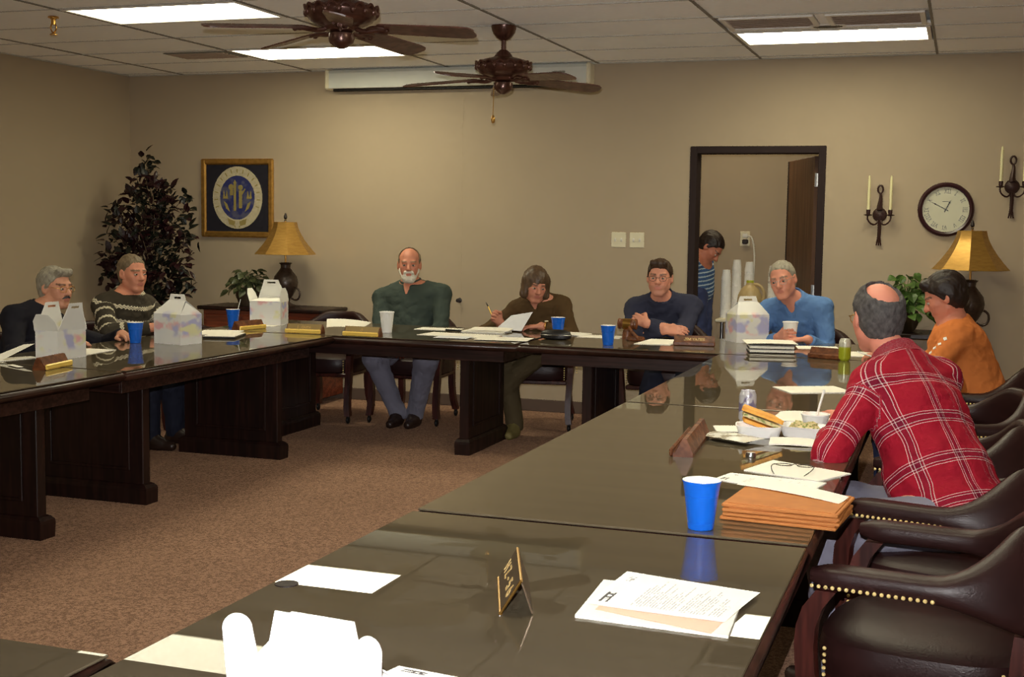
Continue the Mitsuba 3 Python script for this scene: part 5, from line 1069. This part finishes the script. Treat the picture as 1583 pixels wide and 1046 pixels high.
# bearded man in green
person('bearded bald man in a dark green shirt and grey trousers, seated behind the back table', (-3.82, 8.82, .55), (-3.86, 8.79, 1.005), (-3.855, 8.745, 1.155), (.36, -.93, .0), sh=.235, girth=1.18, belly=.03, hs=1.03, fwd=(.08, -1, 0),
       hands={'R': ((-3.85, 8.42, .585), (.75, -.5, -.25), (.2, .2, -1), .5), 'L': ((-3.66, 8.42, .60), (-.75, -.45, -.25), (-.2, .2, -1), .5)}, poles={'R': (-.9, .3, -.7), 'L': (.9, .3, -.7)},
       knees={'R': (-3.96, 8.38, .50), 'L': (-3.56, 8.38, .50)}, feet={'R': (-3.83, 8.50, .085), 'L': (-3.70, 8.52, .085)}, shirt='mat_shirtgreen', pants='mat_greytrousers', skin=(200, 132, 106), hair={'t': .008, 'bald': (0, .035, .075, .078), 'rough': .6}, hairc='mat_hairash', beard='mat_beard', open_neck=.03, browc=(150, 120, 96))
# woman
_, W_, wr_, _ = person('woman with brown bobbed hair in a brown jacket, bent over papers with a pen', (-2.80, 8.88, .55), (-2.84, 8.68, .945), (-2.825, 8.60, 1.045), (.55, -.78, -.28), up=(.12, 0, 1), sh=.165, girth=.9, hs=.97, fwd=(.05, -1, 0),
       hands={'R': ((-3.045, 8.50, .775), (-.35, -.5, .45), (.8, -.4, .1), 1.15), 'L': ((-2.70, 8.36, .775), (-.95, -.25, -.05), (0, .1, -1), .3)}, poles={'R': (-.9, .5, -.5), 'L': (.8, .4, -.6)},
       knees={'R': (-2.97, 8.40, .55), 'L': (-2.70, 8.40, .60)}, feet={'R': (-2.89, 8.38, .085), 'L': (-3.02, 8.34, .30), 'Ld': (-.8, -.3, -.35)}, shirt='mat_brownjacket', pants='mat_browntrousers', skin=(196, 132, 108), hair={'t': .016, 'bob': True, 'rough': .8}, hairc='mat_hairwoman', collar=True, shoes='mat_shoetan', open_neck=.02)
t = thing('pen', 'pen held upright in the right hand of the woman in brown', 'pen'); h_ = wr_['R']; part(t, 'barrel', cyl(h_ + A([-.035, -.035, .015]), h_ + A([-.085, -.03, .115]), .0045), 'mat_goldledge'); part(t, 'tip', cyl(h_ + A([-.085, -.03, .115]), h_ + A([-.1, -.03, .14]), .0045, .002), 'mat_black')
t = thing('paper_sheet', 'white page that the woman in brown lifts with her left hand', 'paper'); hp_ = [A(q) for q in ((-3.005, 8.28, .747), (-2.795, 8.22, .749), (-2.775, 8.40, .868), (-2.945, 8.44, .835))]; hn_ = nrm(np.cross(hp_[1] - hp_[0], hp_[3] - hp_[0]))
part(t, 'page', hull([q + s * .0006 * hn_ for q in hp_ for s in (-1, 1)]), 'mat_paperblue', False)
t = thing('wristwatch', 'gold watch on the left wrist of the woman in brown', 'watch'); w_ = wr_['L'] + A([.035, .02, .004]); part(t, 'band', tube([w_ + A([.003 * math.cos(a), .034 * math.cos(a), .031 * math.sin(a)]) for a in np.linspace(0, 2 * PI, 18)], .006, 6), 'mat_brass'); part(t, 'dial', lathe([(0, 0), (.014, 0), (.014, .006), (0, .007)], 16, w_ + A([0, -.012, .029])), 'mat_cream')
# navy shirt
person('dark haired man in a navy shirt with folded arms, facing the camera', (-1.90, 8.86, .55), (-1.89, 8.46, .985), (-1.885, 8.36, 1.128), (.10, -1, .0), sh=.19, girth=1.02,
       hands={'R': ((-1.80, 8.17, .80), (.95, .1, .05), (.0, .6, -.6), .35), 'L': ((-1.92, 8.15, .84), (-.75, .35, .25), (.2, .8, -.3), .5)}, poles={'R': (-.9, .1, -.55), 'L': (.9, .1, -.55)},
       shirt='mat_navyshirt', pants='mat_darktrousers', skin=(204, 140, 116), hair={'t': .010, 'line': -.004, 'quiff': True, 'rough': .8}, hairc='mat_hairbrown', glasses='mat_dark', beard='shadow')
# light blue shirt
person('grey haired man with glasses in a light blue shirt, hand at a foam cup', (-.95, 8.88, .55), (-1.03, 8.48, 1.0), (-1.085, 8.37, 1.135), (-.16, -.97, -.10), up=(-.22, -.05, 1), sh=.175, girth=1.05, fwd=(-.1, -1, 0),
       hands={'R': ((-1.085, 8.27, .775), (.55, -.75, .25), (.8, .3, .0), .7), 'L': ((-.90, 8.22, .775), (-.8, -.5, 0), (0, 0, -1), .3)}, poles={'R': (-.8, .4, -.55), 'L': (.35, .3, -.9)},
       shirt='mat_lightblue', pants='mat_khaki', skin=(214, 146, 122), hair={'t': .007, 'line': .010, 'rough': .8}, hairc='mat_hairgrey', glasses='mat_steel', open_neck=.025, browc=(120, 104, 90))
# dark jacket
person('grey haired man with glasses and moustache in a dark jacket at the left edge', (-5.22, 6.15, .55), (-5.10, 6.24, .92), (-5.05, 6.30, 1.055), (.93, -.12, -.03), sh=.20, girth=1.1, fwd=(1, 0, 0),
       hands={'R': ((-4.80, 6.03, .775), (.8, .5, 0), (0, 0, -1), .3), 'L': ((-4.75, 6.52, .775), (.8, -.5, 0), (0, 0, -1), .3)}, poles={'R': (-.4, -.9, -.5), 'L': (-.4, .9, -.5)},
       shirt='mat_darkjacket', pants='mat_darktrousers', skin=(204, 146, 118), hair={'t': .011, 'quiff': True, 'rough': .9}, hairc='mat_hairgrey', glasses='mat_brass', moust='mat_hairdarkgrey', collar=True)
# striped sweater
person('grey haired man in a dark sweater with white wavy stripes', (-5.28, 7.12, .55), (-5.15, 7.14, .975), (-5.10, 7.12, 1.112), (.88, -.32, -.04), sh=.215, girth=1.15, fwd=(1, -.05, 0),
       hands={'R': ((-4.78, 6.88, .79), (.55, .75, .05), (-.3, .2, -.9), .7), 'L': ((-4.76, 7.18, .79), (.45, -.85, .05), (-.3, -.2, -.9), .7)}, poles={'R': (-.3, -.95, -.45), 'L': (-.3, .95, -.45)},
       shirt='mat_stripedsweater', pants='mat_darktrousers', uvmode='uv', skin=(208, 140, 112), hair={'t': .007, 'line': .006, 'rough': .8}, hairc='mat_hairash', collar=False, browc=(110, 92, 72))
# red plaid
person('balding man in a red plaid shirt seen from behind, leaning on the right table', (.045, 4.24, .55), (-.195, 4.545, 1.025), (-.272, 4.60, 1.172), (-.46, .87, -.12), sh=.165, girth=1.15, belly=.02, fwd=(-.78, .62, 0), hs=.98, shdir=(.62, .78, .0),
       hands={'L': ((-.405, 4.44, .775), (.12, .98, 0), (0, 0, -1), .5), 'R': ((-.40, 4.95, .775), (-.5, .85, 0), (0, 0, -1), .4)}, poles={'L': (-.1, -.95, -.35), 'R': (.8, .5, -.5)},
       knees={'L': (-.36, 4.12, .52), 'R': (-.33, 4.5, .52)}, feet={'L': (-.32, 4.08, .085), 'R': (-.29, 4.52, .085)}, shirt='mat_plaid', pants='mat_greytrousers', uvmode='uv', skin=(212, 138, 116), hair={'t': .011, 'bald': (0, -.074, .098, .064), 'rough': .9}, hairc='mat_hairdarkgrey', glasses='mat_brass', hdrop=.12)
# orange pullover
tp, *_ = person('dark haired man in an orange pullover bent over the table at the right', (.10, 7.02, .55), (-.03, 7.08, .985), (-.085, 7.06, 1.125), (-.90, .0, -.42), up=(-.3, 0, 1), sh=.20, girth=1.3, belly=.03, fwd=(-1, .05, 0),
       hands={'L': ((-.33, 6.86, .80), (-.8, .5, 0), (0, 0, -1), .5), 'R': ((-.36, 7.22, .80), (-.8, -.4, 0), (0, 0, -1), .4)}, poles={'L': (.3, -.9, -.5), 'R': (.3, .9, -.5)},
       shirt='mat_orange', pants='mat_jeans', skin=(204, 132, 108), hair={'t': .016, 'line': -.006, 'quiff': True}, hairc='mat_hairblack', collar=False)
sm_ = SHIRT[tp]; _, _, sn_ = meshkit.arrays(sm_, True)
for q in ((-.150, 6.74, .875), (-.125, 6.75, .898), (-.100, 6.76, .92), (-.075, 6.77, .942)):
    k = int(np.argmin(np.linalg.norm(sm_.vertices - q, axis=1))); nn_ = sn_[k]; ux = nrm(np.cross(nn_, (-.7, .2, -.7))); uy = np.cross(nn_, ux)
    part(tp + '__shirt', 'sleeve_patch', hull([sm_.vertices[k] + nn_ * e + ux * x + uy * y for e in (-.002, .0025) for x, y in ((-.011, -.008), (.010, -.009), (.012, .007), (-.006, .009))]), 'mat_white', False, label='small white patches on the sleeve')
t = thing('newspaper', 'bluish white paper in the hands of the man in orange', 'paper'); part(t, 'page', xf(cbox(.2, .16, .004, .001), (-.40, 7.04, TZ + .05), Rz(.3) @ Ry(.3)), 'mat_paperblue', False)
# bent man in the doorway
person('man in a striped blue shirt and jeans bending down beyond the doorway', (-2.04, 10.40, .95), (-2.04, 10.34, 1.285), (-1.915, 10.30, 1.30), (.66, -.12, -.74), up=(.6, 0, .8), sh=.17, fwd=(1, -.1, 0), girth=.95,
       hands={'R': ((-2.12, 10.18, .84), (-.2, -.1, -1), (.8, 0, 0), .5), 'L': ((-2.05, 10.60, .84), (-.1, .1, -1), (.8, 0, 0), .5)}, poles={'R': (-.9, -.3, -.3), 'L': (-.8, .3, -.3)},
       knees={'R': (-2.0, 10.30, .5), 'L': (-2.0, 10.48, .5)}, feet={'R': (-2.06, 10.30, .085), 'L': (-2.06, 10.50, .085)}, shirt='mat_stripedshirt', pants='mat_jeans', uvmode='uv', skin=(190, 120, 94), hair={'t': .012}, hairc='mat_hairblack', hdrop=-.03, collar=False)
